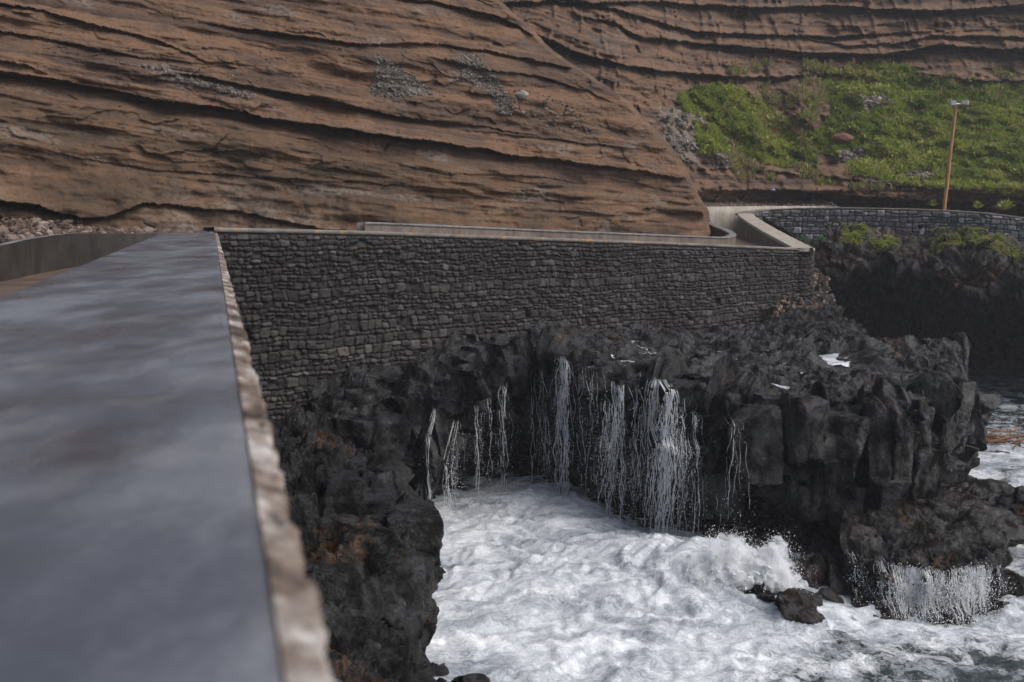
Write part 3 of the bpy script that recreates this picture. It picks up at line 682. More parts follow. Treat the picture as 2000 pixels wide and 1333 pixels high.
# ---- far stone wall
FW = [(1458, 420, 36.), (1474, 415, 36.8), (1505, 411, 37.2), (1560, 409, 36.9), (1640, 408, 36.3), (1760, 410, 35.4), (1843, 413, 34.8), (1920, 418, 34.2), (2000, 428, 33.6), (2150, 445, 32.6), (2500, 480, 31)]
TF = np.array([at(*f) for f in FW]); BF = TF.copy(); BF[:, 2] = np.minimum(TF[:, 2]-1.2, CZ-1.7)
rootf = empty('stone_wall', tuple(TF[5]*[1, 1, 0]+[0, 0, CZ-1.6]), 'grey squared stone wall with small drain holes below the lamp post', 'wall')
hp = [(1529, 448), (1614, 444), (1694, 441), (1797, 444), (1888, 448)]
hl = []
for x, y in hp:
    k = np.interp(x, [f[0] for f in FW], [f[2] for f in FW]); p = at(x, y, k); hl.append((p[0], p[2], .065))
_, holes, _, _ = stone_face('stone_face', TF, BF, STONE_B, rootf, .022, (.23, .19), 40, .045, hl)
for (p, nrm, zc, hw, tg) in holes:
    t3 = np.array([tg[0], tg[1], 0]); c = np.array([p[0], p[1], zc])+nrm*.03; d = -nrm*.5; h = hw*1.35
    R0 = np.array([c-t3*h+[0, 0, h], c+t3*h+[0, 0, h], c+t3*h-[0, 0, h], c-t3*h-[0, 0, h]]); R1_ = R0+d
    mesh('drain_hole', np.concatenate([R0, R1_]), [(0, 1, 5, 4), (1, 2, 6, 5), (2, 3, 7, 6), (3, 0, 4, 7), (4, 5, 6, 7)], HOLE, rootf, False)
coping('coping', TF, .05, .42, .03, .06, COPE, rootf, 1, 7)
# ---- inner concrete wall at the cliff foot, its end bent back round the hairpin
IW = [(712, 437, 20.6), (735, 435, 20.75), (900, 442, 22.1), (1100, 451, 24.1), (1300, 459, 26.3), (1400, 463, 27.3), (1425, 463, 27.6), (1437, 458, 28.2), (1428, 451, 29.2), (1400, 440, 31), (1378, 431, 33)]
TI = cr(np.array([at(*p) for p in IW]), 120)
rooti = empty('concrete_wall', tuple(TI[50]*[1, 1, 0]+[0, 0, CZ-1.4]), 'low stained brown concrete wall along the foot of the cliff, bent back at its end', 'wall')
G = np.stack([TI, TI-[0, 0, .4], TI-[0, 0, 1.1]]); mesh('wall_face', G.reshape(-1, 3), gfaces(3, 120), CONC, rooti)
coping('coping', TI, .004, .20, .015, .05, CONCG, rooti, 1, 9)
G = np.stack([TI+[-.19, .19, 0], TI+[-.19, .19, -1.1]]); mesh('wall_back', G.reshape(-1, 3), gfaces(2, 120), CONC, rooti)
# ---- pale retaining wall at the back of the hairpin
bw = [(1300, 404, 35.5), (1380, 404, 36.3), (1500, 403, 37.9), (1590, 403, 38.9), (1640, 404, 38.7)]
TB_ = cr(np.array([at(*p) for p in bw]), 60); G = np.stack([TB_+[0, .35, .0], TB_+[0, .03, 0], TB_, TB_-[0, 0, .3], TB_-[0, 0, 1.2]])
rootb = mesh('retaining_wall', G.reshape(-1, 3), gfaces(5, 60), CONCP); tag(rootb, 'pale concrete retaining wall at the back of the path bend', 'wall')
# gravel bank between that wall and the hillside
G = np.stack([TB_+[0, .3, -.02], TB_+[0, 1.2, .10], TB_+[0, 2.5, .35], TB_+[0, 4, .8]]); Gp = patch(G, 60, 240); Gp[..., 2] += .10*fbm(Gp*2, 4, 3)
gb = gobj('gravel_bank', Gp, PATHM); tag(gb, kind='structure')
C, _, _ = pick(np.ones(Gp.shape[:2], bool), 900, Gp); V, T, tone = blobs(C, .02+.06*rng.random(len(C))**3, 1)
tag(mesh('gravel', V, T, SCREE, None, False, {'tone': tone*.8}), 'loose gravel on the bank above the pale retaining wall', 'gravel', kind='stuff')
# ---- low wet wall left of the walkway
LW = [(-700, 640, 8.0), (-250, 530, 11.5), (0, 481, 14.0), (60, 468, 15.4), (131, 458, 16.9), (200, 457, 18.0), (262, 457, 18.8), (320, 457, 19.3)]
TLw = cr(np.array([at(*p) for p in LW]), 140)
rootl = empty('kerb_wall', tuple(TLw[60]*[1, 1, 0]+[0, 0, CZ-1]), 'low wet brown streaked concrete wall left of the walkway', 'wall')
G = np.stack([TLw, TLw-[0, 0, .25], TLw-[0, 0, .75]]); mesh('wall_face', G.reshape(-1, 3), gfaces(3, 140), WETC, rootl)
G = np.stack([TLw+[0, 0, .004], TLw+[-.12, .05, .006], TLw+[-.25, .1, -.01], TLw+[-.27, .1, -.3]]); mesh('coping', G.reshape(-1, 3), gfaces(4, 140), CONCG, rootl)
# ---- walkway
pth = []
for yy in (-3, 2, 6, 10, 13): pth.append((np.array([.036-.299*yy-W_, yy, CZ-.95]), np.array([.036-.299*yy-W_-2.6, yy+.2, CZ-.95])))
Lr = [(np.array([-5.6, 15.6, CZ-.9]), np.array([-8.2, 17.5, CZ-.93])), (np.array([-4.5, 16.9, CZ-.78]), np.array([-6.6, 20.6, CZ-.75]))]
for x in (600, 800, 1000, 1200, 1400): 
    a = at(x, 460, wallY(x)+.3); b = at(x, 450, wallY(x)+2.6); z = CZ-np.interp(x, [417, 1000, 1400], [.55, .85, 1.1]); a[2] = b[2] = z; Lr.append((a, b))
a = corner+np.array([-.1, .5, 0]); a[2] = CZ-1.08; b = at(1425, 460, 28.4); b[2] = CZ-1.08; Lr.append((a, b))
a = np.append(at(1500, 452, 31.)[:2], CZ-.95); b = at(1400, 450, 32); b[2] = CZ-.95; Lr.append((a, b))
a = np.append(at(1480, 430, 37.)[:2], CZ-.75); b = at(1320, 440, 36); b[2] = CZ-.75; Lr.append((a, b))
pth += Lr
A = np.array([[p[0], p[0]*.5+p[1]*.5, p[1]] for p in pth]); Gp = patch(A, 260, 40); Gp[..., 2] += .012*fbm(Gp*2.5, 4, 2)
tag(gobj('path', Gp, PATHM), kind='structure')
# terrace of ground beside the walkway, up to the cliff foot
A = np.array([[[-3.8, -3, CZ-.9], [-8, -3, CZ-.6], [-16, -3, CZ+.5]], [[-5.4, 6, CZ-.9], [-9, 6, CZ-.6], [-16, 8, CZ+.3]], [[-6.3, 11, CZ-.8], [-8.8, 12, CZ-.5], [-14, 13, CZ]], [[-7.45, 14.1, CZ-.5], [-9.2, 15.2, CZ-.42], [-12, 16, CZ-.1]], [[-8, 17, CZ-.42], [-9, 18, CZ-.30], [-10.2, 18.6, CZ-.12]], [[-7.6, 18.6, CZ-.42], [-8.2, 19.4, CZ-.3], [-8.8, 20.2, CZ-.2]], [[-6.5, 19.7, CZ-.48], [-6.8, 20.3, CZ-.42], [-7, 21, CZ-.38]], [[-4.5, 20.3, CZ-.45], [-4.6, 20.9, CZ-.4], [-4.7, 21.6, CZ-.35]], [[-1., 21.5, CZ-.75], [-1, 22.2, CZ-.7], [-1, 23, CZ-.6]]])
Gp = patch(A, 240, 90); Gp[..., 2] += .05*fbm(Gp*1.2, 4, 12)+.02*fbm(Gp*6, 3, 13)
tag(gobj('ground', Gp, PATHM), kind='structure')
hh = fbm(Gp*.8, 3, 21)
C, _, _ = pick((Gp[..., 1] > 13) & (Gp[..., 1] < 20.4) & (Gp[..., 0] < -5.5), 2600, Gp)
keepm = (fbm(C*.5, 2, 3) > -.35); C = C[keepm]
R = .02+.075*rng.random(len(C))**3; C[:, 2] += R*.3+.12*rng.random(len(C))*sst(-8, -9.5, C[:, 0])
V, T, tone = blobs(C, R, 1, (1, 1, .75))
tag(mesh('rubble', V, T, DEBRIS, None, False, {'tone': tone}), 'fallen brown rubble heaped at the cliff foot behind the low wet wall', 'rubble', kind='stuff')
c = at(297, 434, 19.2); V, T = boulder(c, .13, 9, 3, 10, .04, (1.1, .9, .8)); tag(mesh('boulder', V, T, DEBRIS, None, False, {'tone': np.full(len(V), .55)}), 'round brown boulder at the right end of the rubble below the cliff', 'boulder')

# ================================================================== LAVA: cove rim, shelf and sea face
def face_rock(P, n, seed, size=(.62, .62, 1.25), big=.55, rough=.06):
    w = np.stack([fbm(P*.9, 2, seed+1), fbm(P*.9+9, 2, seed+2), fbm(P*.9+19, 2, seed+3)], -1)*.09
    d1, e1, c1 = blocks(P+w, size, seed, .95)
    d2, e2, c2 = blocks(P+w, np.asarray(size)*.47, seed+31, .8)
    d = big*d1+big*.26*d2-.22*sst(.085, 0, e1)-.05*sst(.08, 0, e2)
    d = d+fbm(P*1.1, 3, seed+5)*rough*2+fbm(P*4.5, 4, seed+6)*rough*.5+fbm(P*11, 4, seed+8)*.042+.03*np.minimum(0, fbm(P*3.1+2, 3, seed+9)+.1)*4*.3
    return P+n*d[..., None], c1*.55+c2*.45
def clinker(P, n, seed, amp=1., size=.42):
    w = np.stack([fbm(P*2.2, 3, seed+1), fbm(P*2.2+9, 3, seed+2), fbm(P*2.2+19, 3, seed+3)], -1)*.20
    q = P+w; sz = np.array([size, size, size*.75])
    f1, f2, c1, _ = voro(q/sz, seed); g1, g2, c2, _ = voro(q/(sz*.40), seed+11)
    d = .30*size*(c1-.5)*2*sst(0, .16, f2-f1)+.42*size*(.6-f1)+.30*size*.45*(.6-g1)*(.5+c2)
    h1, h2, c3, _ = voro(q/1.15, seed+17); d = d+.42*(.55-h1)*(.4+c3)-.10*sst(.12, 0, h2-h1)
    d = d+.20*fbm(P*1.1, 3, seed+5)+.095*fbm(P*4.5, 4, seed+6)+.10*fbm(P*9, 3, seed+7, ridged=True)*.5+.045*fbm(P*17, 3, seed+8)
    return P+n*(amp*d)[..., None], c1*.5+c2*.5
def blend(P, n, parts):
    """parts: (weight, function); each only worked out where its weight counts"""
    out = np.zeros(P.shape); cell = np.zeros(P.shape[:-1]); tot = np.zeros(P.shape[:-1])
    for w, fn in parts:
        m = w > .004
        if not m.any(): continue
        Q, c = fn(P[m], n[m]); out[m] += Q*w[m][:, None]; cell[m] += c*w[m]; tot[m] += w[m]
    return out/tot[..., None], cell/tot
# ---- left lava bank below the near parapet
st = [
 [(480, 790, 16.6), (590, 830, 15.6), (670, 860, 15.0), (735, 890, 15.0), (760, 925, 15.3), (790, 985)],
 [(505, 870, 14.6), (600, 890, 14.0), (680, 920, 13.8), (770, 950, 13.8), (795, 985, 14.2), (795, 1010)],
 [(530, 955, 12.9), (620, 960, 12.9), (720, 970, 12.9), (818, 1000, 12.7), (824, 1095, 12.8), (800, 1200)],
 [(560, 1040, 11.4), (640, 1045, 11.5), (740, 1050, 11.8), (834, 1060, 12), (826, 1150, 12.2), (800, 1250)],
 [(590, 1130, 10.2), (660, 1125, 10.4), (740, 1110, 10.9), (806, 1130, 11.4), (812, 1200, 11.8), (798, 1280)],
 [(605, 1220, 9.3), (670, 1215, 9.5), (730, 1195, 10.1), (782, 1200, 10.7), (796, 1260, 11), (792, 1300)],
 [(620, 1320, 8.5), (680, 1310, 8.7), (735, 1285, 9.3), (785, 1275, 10), (830, 1310, 10.8), (868, 1345)],
 [(630, 1430, 7.7), (700, 1420, 7.9), (775, 1400, 8.5), (835, 1390, 9.4), (880, 1400, 10), (920, 1420)],
]
C = []
for c in st:
    r = [at(*p) for p in c[:5]]; b = atz(*c[5], 0.); r[0][0] -= .5
    C.append(r+[b, b+np.array([-.1, 0, -1.2])])
C.append([np.array([-2.2, 4, 1.6]), np.array([-1.0, 4, 1.4]), np.array([-.3, 4.2, 1.2]), np.array([.3, 4.4, .9]), np.array([.8, 4.5, .5]), np.array([1.1, 4.5, 0]), np.array([1.1, 4.5, -1.2])])
C.append([np.array([-.6, -2, 1.6]), np.array([.3, -2, 1.4]), np.array([1, -2, 1.2]), np.array([1.6, -2, .9]), np.array([2, -2, .5]), np.array([2.4, -2, 0]), np.array([2.4, -2, -1.2])])
C = np.array(C)
tvL = np.concatenate([np.linspace(k, k+1, n_, endpoint=False) for k, n_ in enumerate((85, 85, 80, 75, 70, 70, 60, 30, 20))]+[[9.]])
PLb = patch(C, tvL, 330); nL = normals(PLb)
mm = sst(-.02, .22, fbm(PLb*.6, 3, 79))
uu = np.linspace(0, 6, 330)[None]+0*mm; mm = np.maximum(mm*.85, sst(2.6, 3.4, uu)*.9)
PLd, ca = blend(PLb, nL, [(mm, lambda p, m: face_rock(p, m, 71, (.8, .8, .9), .45, .14)), (1-mm, lambda p, m: clinker(p, m, 77, 1.15, .40))]); cb = ca
lb = gobj('rocks', PLd, LAVA2, {'cell': ca*.5+cb*.5, 'low': .25*sst(.2, .5, fbm(PLb*.9, 3, 80))})
tag(lb, 'rough black lava bank below the near parapet', kind='structure')
bvL = BVHTree.FromPolygons([Vector(v) for v in PLd.reshape(-1, 3).tolist()], gfaces(len(tvL), 330).tolist())
cols = [ # W          S1               R               F1              F2              U              B(px,py)
 [(600, 760, 17.2), (620, 800, 15.8), (680, 850, 15.2), (700, 900, 15.2), (720, 945, 15.4), (760, 965, 17.5), (790, 990)],
 [(760, 700, 18.4), (770, 735, 17.2), (810, 775, 16.6), (845, 840, 16.2), (880, 890, 16.2), (830, 930, 18.5), (830, 985)],
 [(850, 688, 19.1), (860, 705, 18.4), (885, 730, 17.8), (895, 800, 17.8), (900, 860, 18.2), (900, 910, 19.8), (900, 945)],
 [(1000, 655, 20.4), (1005, 668, 19.8), (1010, 692, 19), (1010, 780, 19), (1005, 850, 19.4), (1000, 900, 20.4), (1000, 935)],
 [(1100, 636, 21.3), (1100, 655, 20.2), (1100, 690, 18.8), (1095, 780, 18.6), (1090, 880, 18.6), (1085, 930, 19.5), (1085, 965)],
 [(1200, 648, 22.3), (1200, 680, 19.8), (1200, 735, 17.2), (1195, 820, 17), (1185, 920, 17.2), (1180, 970, 17.8), (1175, 1005)],
 [(1300, 650, 23.6), (1295, 690, 19.8), (1285, 742, 16.6), (1285, 830, 16.4), (1280, 930, 16.5), (1270, 1000, 16.8), (1260, 1062)],
 [(1430, 645, 25.4), (1425, 690, 20.2), (1420, 768, 15.7), (1420, 860, 15.3), (1410, 960, 15.4), (1405, 1020, 15.8), (1400, 1100)],
 [(1560, 650, 24.5), (1560, 700, 19.5), (1555, 792, 15), (1550, 880, 14.6), (1545, 975, 14.8), (1560, 1040, 15.1), (1580, 1190)],
 [(1680, 684, 20.5), (1670, 720, 18), (1650, 788, 15), (1650, 880, 14.5), (1650, 970, 14.7), (1660, 1050, 14.7), (1690, 1215)],
 [(1790, 686, 20.5), (1790, 720, 18.2), (1780, 792, 15), (1775, 870, 14.6), (1780, 950, 15), (1790, 1020, 14.9), (1790, 1215)],
 [(1860, 690, 20.8), (1865, 715, 19), (1872, 762, 16.8), (1880, 840, 16.3), (1858, 900, 16.5), (1850, 960, 16.5), (1880, 1120)],
 [(1880, 700, 21.5), (1886, 735, 20.3), (1893, 790, 18.5), (1896, 850, 18), (1870, 900, 18.3), (1862, 950, 18.3), (1905, 1040)],
 [(1872, 705, 23), (1876, 730, 23), (1880, 760, 23), (1880, 820, 22), (1860, 870, 22), (1866, 930, 21), (1900, 985)],
]
C = []
for k, c in enumerate(cols):
    r = [at(*p) for p in c[:6]]; w = r[0]
    bk = w+np.array([0, .7, -.2]) if k < 8 else np.array([w[0]*1.03, w[1]+1.3, -1.])
    b = atz(*c[6], 0.); 
    b[1] = min(b[1], r[5][1]+1.2) if False else b[1]
    uw = b+np.array([0, -.1, -1.2])
    C.append([bk]+r[:2]+[r[2]*.90+r[1]*.10, r[2], r[2]*.90+r[3]*.10]+r[3:]+[b, uw])
C = np.swapaxes(np.array(C), 0, 1)
tv = np.concatenate([np.linspace(k, k+1, n_, endpoint=False) for k, n_ in enumerate((14, 120, 180, 22, 22, 90, 90, 50, 70, 8))]+[[10.]])
tu = np.concatenate([np.linspace(k, k+1, n_, endpoint=False) for k, n_ in enumerate((55, 45, 50, 50, 55, 60, 65, 70, 65, 60, 70, 90, 110))]+[[13.]])
NVS, NUS = len(tv), len(tu)
PS = patch(C, tv, tu)
vrow = np.interp(tv, np.arange(11), [0, 1, 2, 2.9, 3, 3.1, 4, 5, 6, 7, 8])[:, None]+np.zeros((1, NUS))      # 1 W, 2 S1, 3 R, 4 F1, 5 F2, 6 U, 7 B
jit_ = .35*fbm(PS*1.3, 3, 43)
topm = sst(3.08, 2.90, vrow+.18*jit_); lowm = sst(5.3, 6.0, vrow+jit_)*(1-topm); facem = np.clip(1-topm-lowm, 0, 1)
n = normals(PS)
for _ in range(6):
    n[1:-1] = (n[:-2]+n[1:-1]+n[2:])/3; n[:, 1:-1] = (n[:, :-2]+n[:, 1:-1]+n[:, 2:])/3
n /= np.linalg.norm(n, axis=-1, keepdims=True)
nzf = .12+.88*sst(.55, .85, np.abs(n[..., 2:3]))
n = n*facem[..., None]*np.concatenate([1+0*nzf, 1+0*nzf, nzf], -1)+(n*[.22, .22, .3]+[0, 0, .75])*topm[..., None]+n*lowm[..., None]
n /= np.linalg.norm(n, axis=-1, keepdims=True)
PSd, cell = blend(PS, n, [(facem, lambda p, m: face_rock(p, m, 5)), (topm, lambda p, m: clinker(p, m, 9, .72, .44)), (lowm, lambda p, m: face_rock(p, m, 15, (1.1, 1.1, .30), .20, .22))])
pm = sst(.0, .16, fbm(PS*np.array([.45, 1.1, 1.])+4, 3, 45))*sst(1.2, 1.5, vrow)*sst(2.8, 2.5, vrow)*topm*sst(1.2, 2.5, PS[..., 0])*sst(8, 6.5, PS[..., 0])
PSd = PSd*(1-.8*pm[..., None])+(PS-[0, 0, .10])*.8*pm[..., None]
PSd[..., 2] += (1-pm)*topm*(.22*np.maximum(0, fbm(PS*.7, 3, 44)))*sst(.6, 1.6, vrow)
sh = gobj('rock_shelf', PSd, LAVA, {'cell': cell, 'low': lowm*.9})
tag(sh, 'wet black lava shelf with a blocky undercut face around the foaming cove', kind='structure')



# ---- big smooth facetted blocks hanging over the left corner of the cove, and others set in the face
VV_, TT_, o_, ce = [], [], 0, []
def add(V, T):
    global o_
    VV_.append(V); TT_.append(T+o_); o_ += len(V); ce.append(np.full(len(V), rng.random()*.8+.1))
# (bearing, size, turn, taper)
for k, (pp, sz, yw, tp_) in enumerate([((800, 800, 16.6), (.62, .7, .95), .5, .35), ((760, 775, 17.0), (.6, .6, .7), .2, .1), ((722, 800, 16.3), (.6, .6, .6), .9, .1), ((745, 850, 15.6), (.7, .7, .6), .4, .2), ((852, 838, 16.5), (.42, .5, .95), .8, .5), ((775, 905, 15.9), (1.0, .6, .45), -.5, .3),
        ((700, 850, 15.2), (.55, .55, .45), 1.2, .1), ((880, 745, 17.9), (.45, .5, .6), .3, .3), ((915, 720, 18.2), (.5, .5, .55), .8, .3), ((955, 735, 18.7), (.6, .5, .75), .1, .3), ((1005, 730, 18.9), (.5, .5, .8), .5, .35), ((905, 790, 18.1), (.5, .5, .8), .2, .35),
        ((650, 1150, 9.9), (.55, .5, .45), .3, .0), ((770, 1160, 11.1), (.55, .6, .8), .6, .2), ((700, 1090, 11.0), (.5, .5, .5), .2, .1), ((800, 1060, 12.1), (.6, .6, .8), .3, .2), ((795, 1150, 11.7), (.5, .5, .8), .9, .2), ((745, 1215, 10.5), (.5, .5, .6), .7, .2), ((720, 1000, 12.6), (.7, .6, .45), .2, .0), ((660, 960, 13.1), (.6, .5, .4), .5, .0)]):
    add(*shard(at(*pp)+np.array([0, .1*sz[1], 0]), sz, yw, 300+k, .28, tp_))
def on_face(v, u): 
    j_ = int(np.argmin(np.abs(vrow[:, 0]-v))); i_ = int(np.argmin(np.abs(tu-u))); return PS[j_, i_], n[j_, i_]
kk_ = 0; u = 6.45
while u < 12.2:                      # tiers of columnar joint blocks round the headland, broken unevenly
    wd = .26+.42*rng.random()**1.3
    p0, n0 = on_face(3.05, u); step = None
    v = 3.06+.10*rng.random(); first = True
    while v < 5.15:
        p, n_ = on_face(v, u); hgt = (.45+.85*rng.random()) if first else (.28+.55*rng.random())
        pz = p0[2]+.06+.12*rng.normal()-hgt*.5 if first else zc-hgt*.5+.02
        zc = pz-hgt*.5
        # the face point nearest this height
        jz = np.argmin(np.abs(PS[:, int(np.argmin(np.abs(tu-u))), 2]-pz)+10*(vrow[:, 0] < 3)+10*(vrow[:, 0] > 5.3)); pf = PS[jz, int(np.argmin(np.abs(tu-u)))]
        out = n_*np.array([1, 1, 0]); out /= np.linalg.norm(out)+1e-6; yw = math.atan2(out[1], out[0])+math.pi/2
        if rng.random() < .90:
            add(*shard(np.array([pf[0], pf[1], pz])+out*(.17*rng.normal()-.30*sst(9.6, 10.8, np.float64(u))), (wd*1.10, .45+.4*rng.random(), hgt*1.02), yw+.50*rng.normal(), 500+kk_, .36, .10 if first else .30)); kk_ += 1
        first = False; v = np.interp(zc, PS[::-1, int(np.argmin(np.abs(tu-u))), 2][:], vrow[::-1, 0]) if False else vrow[min(jz+int(60*hgt), len(vrow)-1), 0]
    q0, _ = on_face(3.05, u); u2 = u
    while u2 < 12.9 and np.linalg.norm((on_face(3.05, u2)[0]-q0)[:2]) < wd*.92: u2 += .01
    u = u2
for k in range(110):                 # smaller broken pieces in the joints, along the rim and on the left bank
    if k < 70: p, n_ = on_face(2.85+2.1*rng.random()**1.3, 2.0+10.6*rng.random()); p = p+n_*.10*rng.normal()
    else: p = PLb[int(rng.integers(40, 470)), int(rng.integers(40, 290))]
    sz = .16+.26*rng.random(3); add(*shard(p, sz, rng.random()*6, 900+k, .42, .15*rng.random()))
lbk = mesh('lava_blocks', np.concatenate(VV_), np.concatenate(TT_), LAVA, None, True, {'cell': np.concatenate(ce), 'low': np.zeros(o_)})
tag(lbk, kind='structure')
_a = np.concatenate([PSd.reshape(-1, 3)]+VV_); _b = gfaces(NVS, NUS).tolist()+(np.concatenate(TT_)+NVS*NUS).tolist()
bvS = BVHTree.FromPolygons([Vector(v) for v in _a.tolist()], _b)

# ---- debris fan right of the sea wall corner
A = np.array([[at(1500, 610, 25.4), at(1565, 560, 27.3), at(1590, 540, 28.6), at(1580, 530, 30)], [at(1480, 645, 24.6), at(1560, 615, 26.2), at(1625, 620, 27.6), at(1640, 640, 29)], [at(1470, 672, 22.8), at(1560, 665, 23.8), at(1660, 650, 25.5), at(1680, 680, 27)], [at(1460, 700, 21), at(1570, 705, 21.5), at(1690, 700, 22.5), at(1720, 730, 24)]])
Gp = patch(A, 130, 150); Gd, cc = clinker(Gp, normals(Gp), 91, 1., .4)
tag(gobj('rubble_slope', Gd, LAVA2, {'cell': cc, 'low': .85*sst(-.3, .3, fbm(Gp*1.2, 3, 4))*sst(3.0, 3.7, Gp[..., 2])}), kind='structure')
C, _, _ = pick(Gp[..., 2] > 2.9, 700, Gd); V, T, tone = blobs(C, .02+.07*rng.random(len(C))**3, 1)
tag(mesh('brown_scree', V, T, DEBRIS, None, False, {'tone': tone}), 'reddish loose stones on the slope right of the sea wall corner', 'scree', kind='stuff')

# ---- cave mass below the far stone wall
cv = [  # top back, top rim, lip, under, mid back, water
 [(1555, 470, 33.5), (1560, 500, 30.6), (1572, 530, 29.6), (1580, 560, 29.8), (1590, 640, 31), (1600, 740, 32)],
 [(1600, 470, 34.5), (1605, 478, 31.6), (1600, 545, 30.2), (1610, 580, 31.2), (1625, 660, 32.5), (1640, 745, 33)],
 [(1660, 466, 34.8), (1665, 460, 31.4), (1670, 530, 30.4), (1680, 560, 32.0), (1690, 660, 33.5), (1700, 745, 33.6)],
 [(1730, 472, 34.4), (1735, 476, 31.4), (1740, 530, 30.6), (1745, 560, 32.5), (1755, 660, 33.8), (1760, 748, 33.8)],
 [(1800, 474, 34.2), (1800, 492, 31), (1805, 560, 30.0), (1810, 590, 32.2), (1820, 670, 33.4), (1830, 750, 33.2)],
 [(1870, 466, 34), (1860, 462, 30.6), (1870, 570, 29.2), (1880, 600, 31.5), (1890, 680, 32.6), (1900, 765, 32.)],
 [(1950, 476, 33.4), (1945, 480, 29.8), (1950, 580, 28.6), (1955, 610, 31), (1960, 690, 32), (1965, 768, 31.4)],
 [(2030, 496, 32.8), (2020, 505, 29), (2030, 600, 28), (2035, 630, 30.2), (2040, 700, 31), (2045, 775, 30.6)],
 [(2200, 520, 32), (2180, 540, 28), (2190, 640, 27), (2200, 680, 29), (2210, 740, 29.5), (2220, 800, 29)],
 [(2600, 560, 30), (2560, 600, 25), (2580, 720, 24), (2590, 760, 25), (2600, 820, 25.5), (2600, 880, 25)],
]
C = []
for c in cv:
    r = [at(*p) for p in c[:5]]; b = at(*c[5]); b[2] = -.2; r[3][1] += 1.; r[3][2] += .25; r[4] = r[4]*[1.07, 1.09, 1]; b = b*[1.09, 1.10, 1]; C.append(r+[b, b-[0, 0, 1]])
C = np.swapaxes(np.array(C), 0, 1)
PC = patch(C, 300, 460); vrow = np.linspace(0, 6, 300)[:, None]+np.zeros((1, 460))
km = sst(1.35, 1.75, vrow+.4*fbm(PC*.9, 3, 99))
PCd, cc = blend(PC, normals(PC), [(km, lambda p, m: face_rock(p, m, 101, (.75, .75, .7), .5, .16)), (1-km, lambda p, m: clinker(p, m, 105, 1., .5))])
tag(gobj('sea_cave', PCd, LAVA3, {'cell': cc, 'low': np.maximum(.9*sst(1.9, 1.2, vrow), .5*sst(2.6, 4, vrow))}), 'dark sea cave below the far stone wall', kind='structure')
NC = normals(PCd)
# grass on its rim: three separate turf caps
pxc = np.array(1000+F*PCd[..., 0]/PCd[..., 1])
for (x0, x1, lab) in ((1638, 1752, 'bright green tuft of turf on the rim left of the lamp post'), (1815, 1935, 'mossy green turf mound on the cave rim under the lamp post'), (1936, 2120, 'green grass cushion on the cave rim at the right edge')):
    m = (pxc > x0) & (pxc < x1) & (vrow > .62) & (vrow < 1.22+.22*fbm(PC*1.2, 3, 3)) & (fbm(PC*.9+3, 3, 6) > -.22)
    m &= fbm(PC*2.2+1, 3, 16) > -.30
    C, j, i = pick(m, 5200, PCd); H = .014+.028*rng.random(len(C))**2; V, T = tufts(C, H, 7, 1.55, .26, 1., NC[j, i])
    tag(mesh('turf', V, T, LEAF, None, False, {'tone': np.repeat(np.clip(.66+.6*fbm(C*1.2, 3, 4)+.12*rng.normal(size=len(C)), 0, 1), 28)}), lab, 'turf', 'green turf on the cave rim')
def rosette(x, y, Yd, r, lab, mat=SUCC, group='succulent plants on the cave rim', name='succulent'):
    c = near(pxc, 0*pxc+0, PCd, x, 0) if False else at(x, y, Yd)
    n_ = 46; az = rng.random(n_)*6.283; el = rng.random(n_)*1.35
    d = np.stack([np.cos(az)*np.sin(el), np.sin(az)*np.sin(el), np.cos(el)], -1)
    L = r*(.7+.5*rng.random(n_)); sd = np.cross(d, [0, 0, 1.]); sd /= np.linalg.norm(sd, axis=1, keepdims=True)+1e-6
    b0 = c+d*.02; mid = c+d*(L*.6)[:, None]+[0, 0, .02]; tip = c+d*L[:, None]-[0, 0, .01]; w = sd*(L*.16)[:, None]
    V = np.stack([b0, mid+w, tip, mid-w], 1).reshape(-1, 3); T = np.arange(len(V)).reshape(-1, 4)
    o = mesh(name, V, T, mat, None, False, {'tone': np.repeat(rng.random(n_), 4)}); return tag(o, lab, 'plant', group)
for x, y, Yd, r, lab in ((1571, 474, 29.8, .24, 'pale succulent just right of the sea wall corner'), (1603, 474, 30.6, .26, 'grey green succulent cluster second from the sea wall corner'), (1630, 487, 30.2, .18, 'small bright succulent lower on the brown rim'), (1692, 470, 30.4, .20, 'blue grey succulent beside the turf tuft left of the lamp post'), (1780, 487, 30.3, .16, 'single small green plant in the gap between the turf mounds')):
    rosette(x, y, Yd, r, lab)
for x, y, Yd, r, lab in ((1822, 404, 36.6, .25, 'thin weed behind the wall just left of the lamp post foot'), (1962, 412, 35.6, .42, 'green bush on the wall top at the right edge'), (1908, 408, 35.8, .3, 'dry weed on the wall top right of the lamp post')):
    rosette(x, y, Yd, r, lab, LEAF, None, 'weed')
# ground behind the far wall
A = np.array([[TF[k]+[0, .4, -.25], TF[k]+[.5, 3, -.3], TF[k]+[1, 7, -.2]] for k in range(1, len(TF))]); Gp = patch(A, 120, 40); Gp[..., 2] += .08*fbm(Gp*1.5, 3, 1)
tag(gobj('terrace', Gp, PATHM), kind='structure')

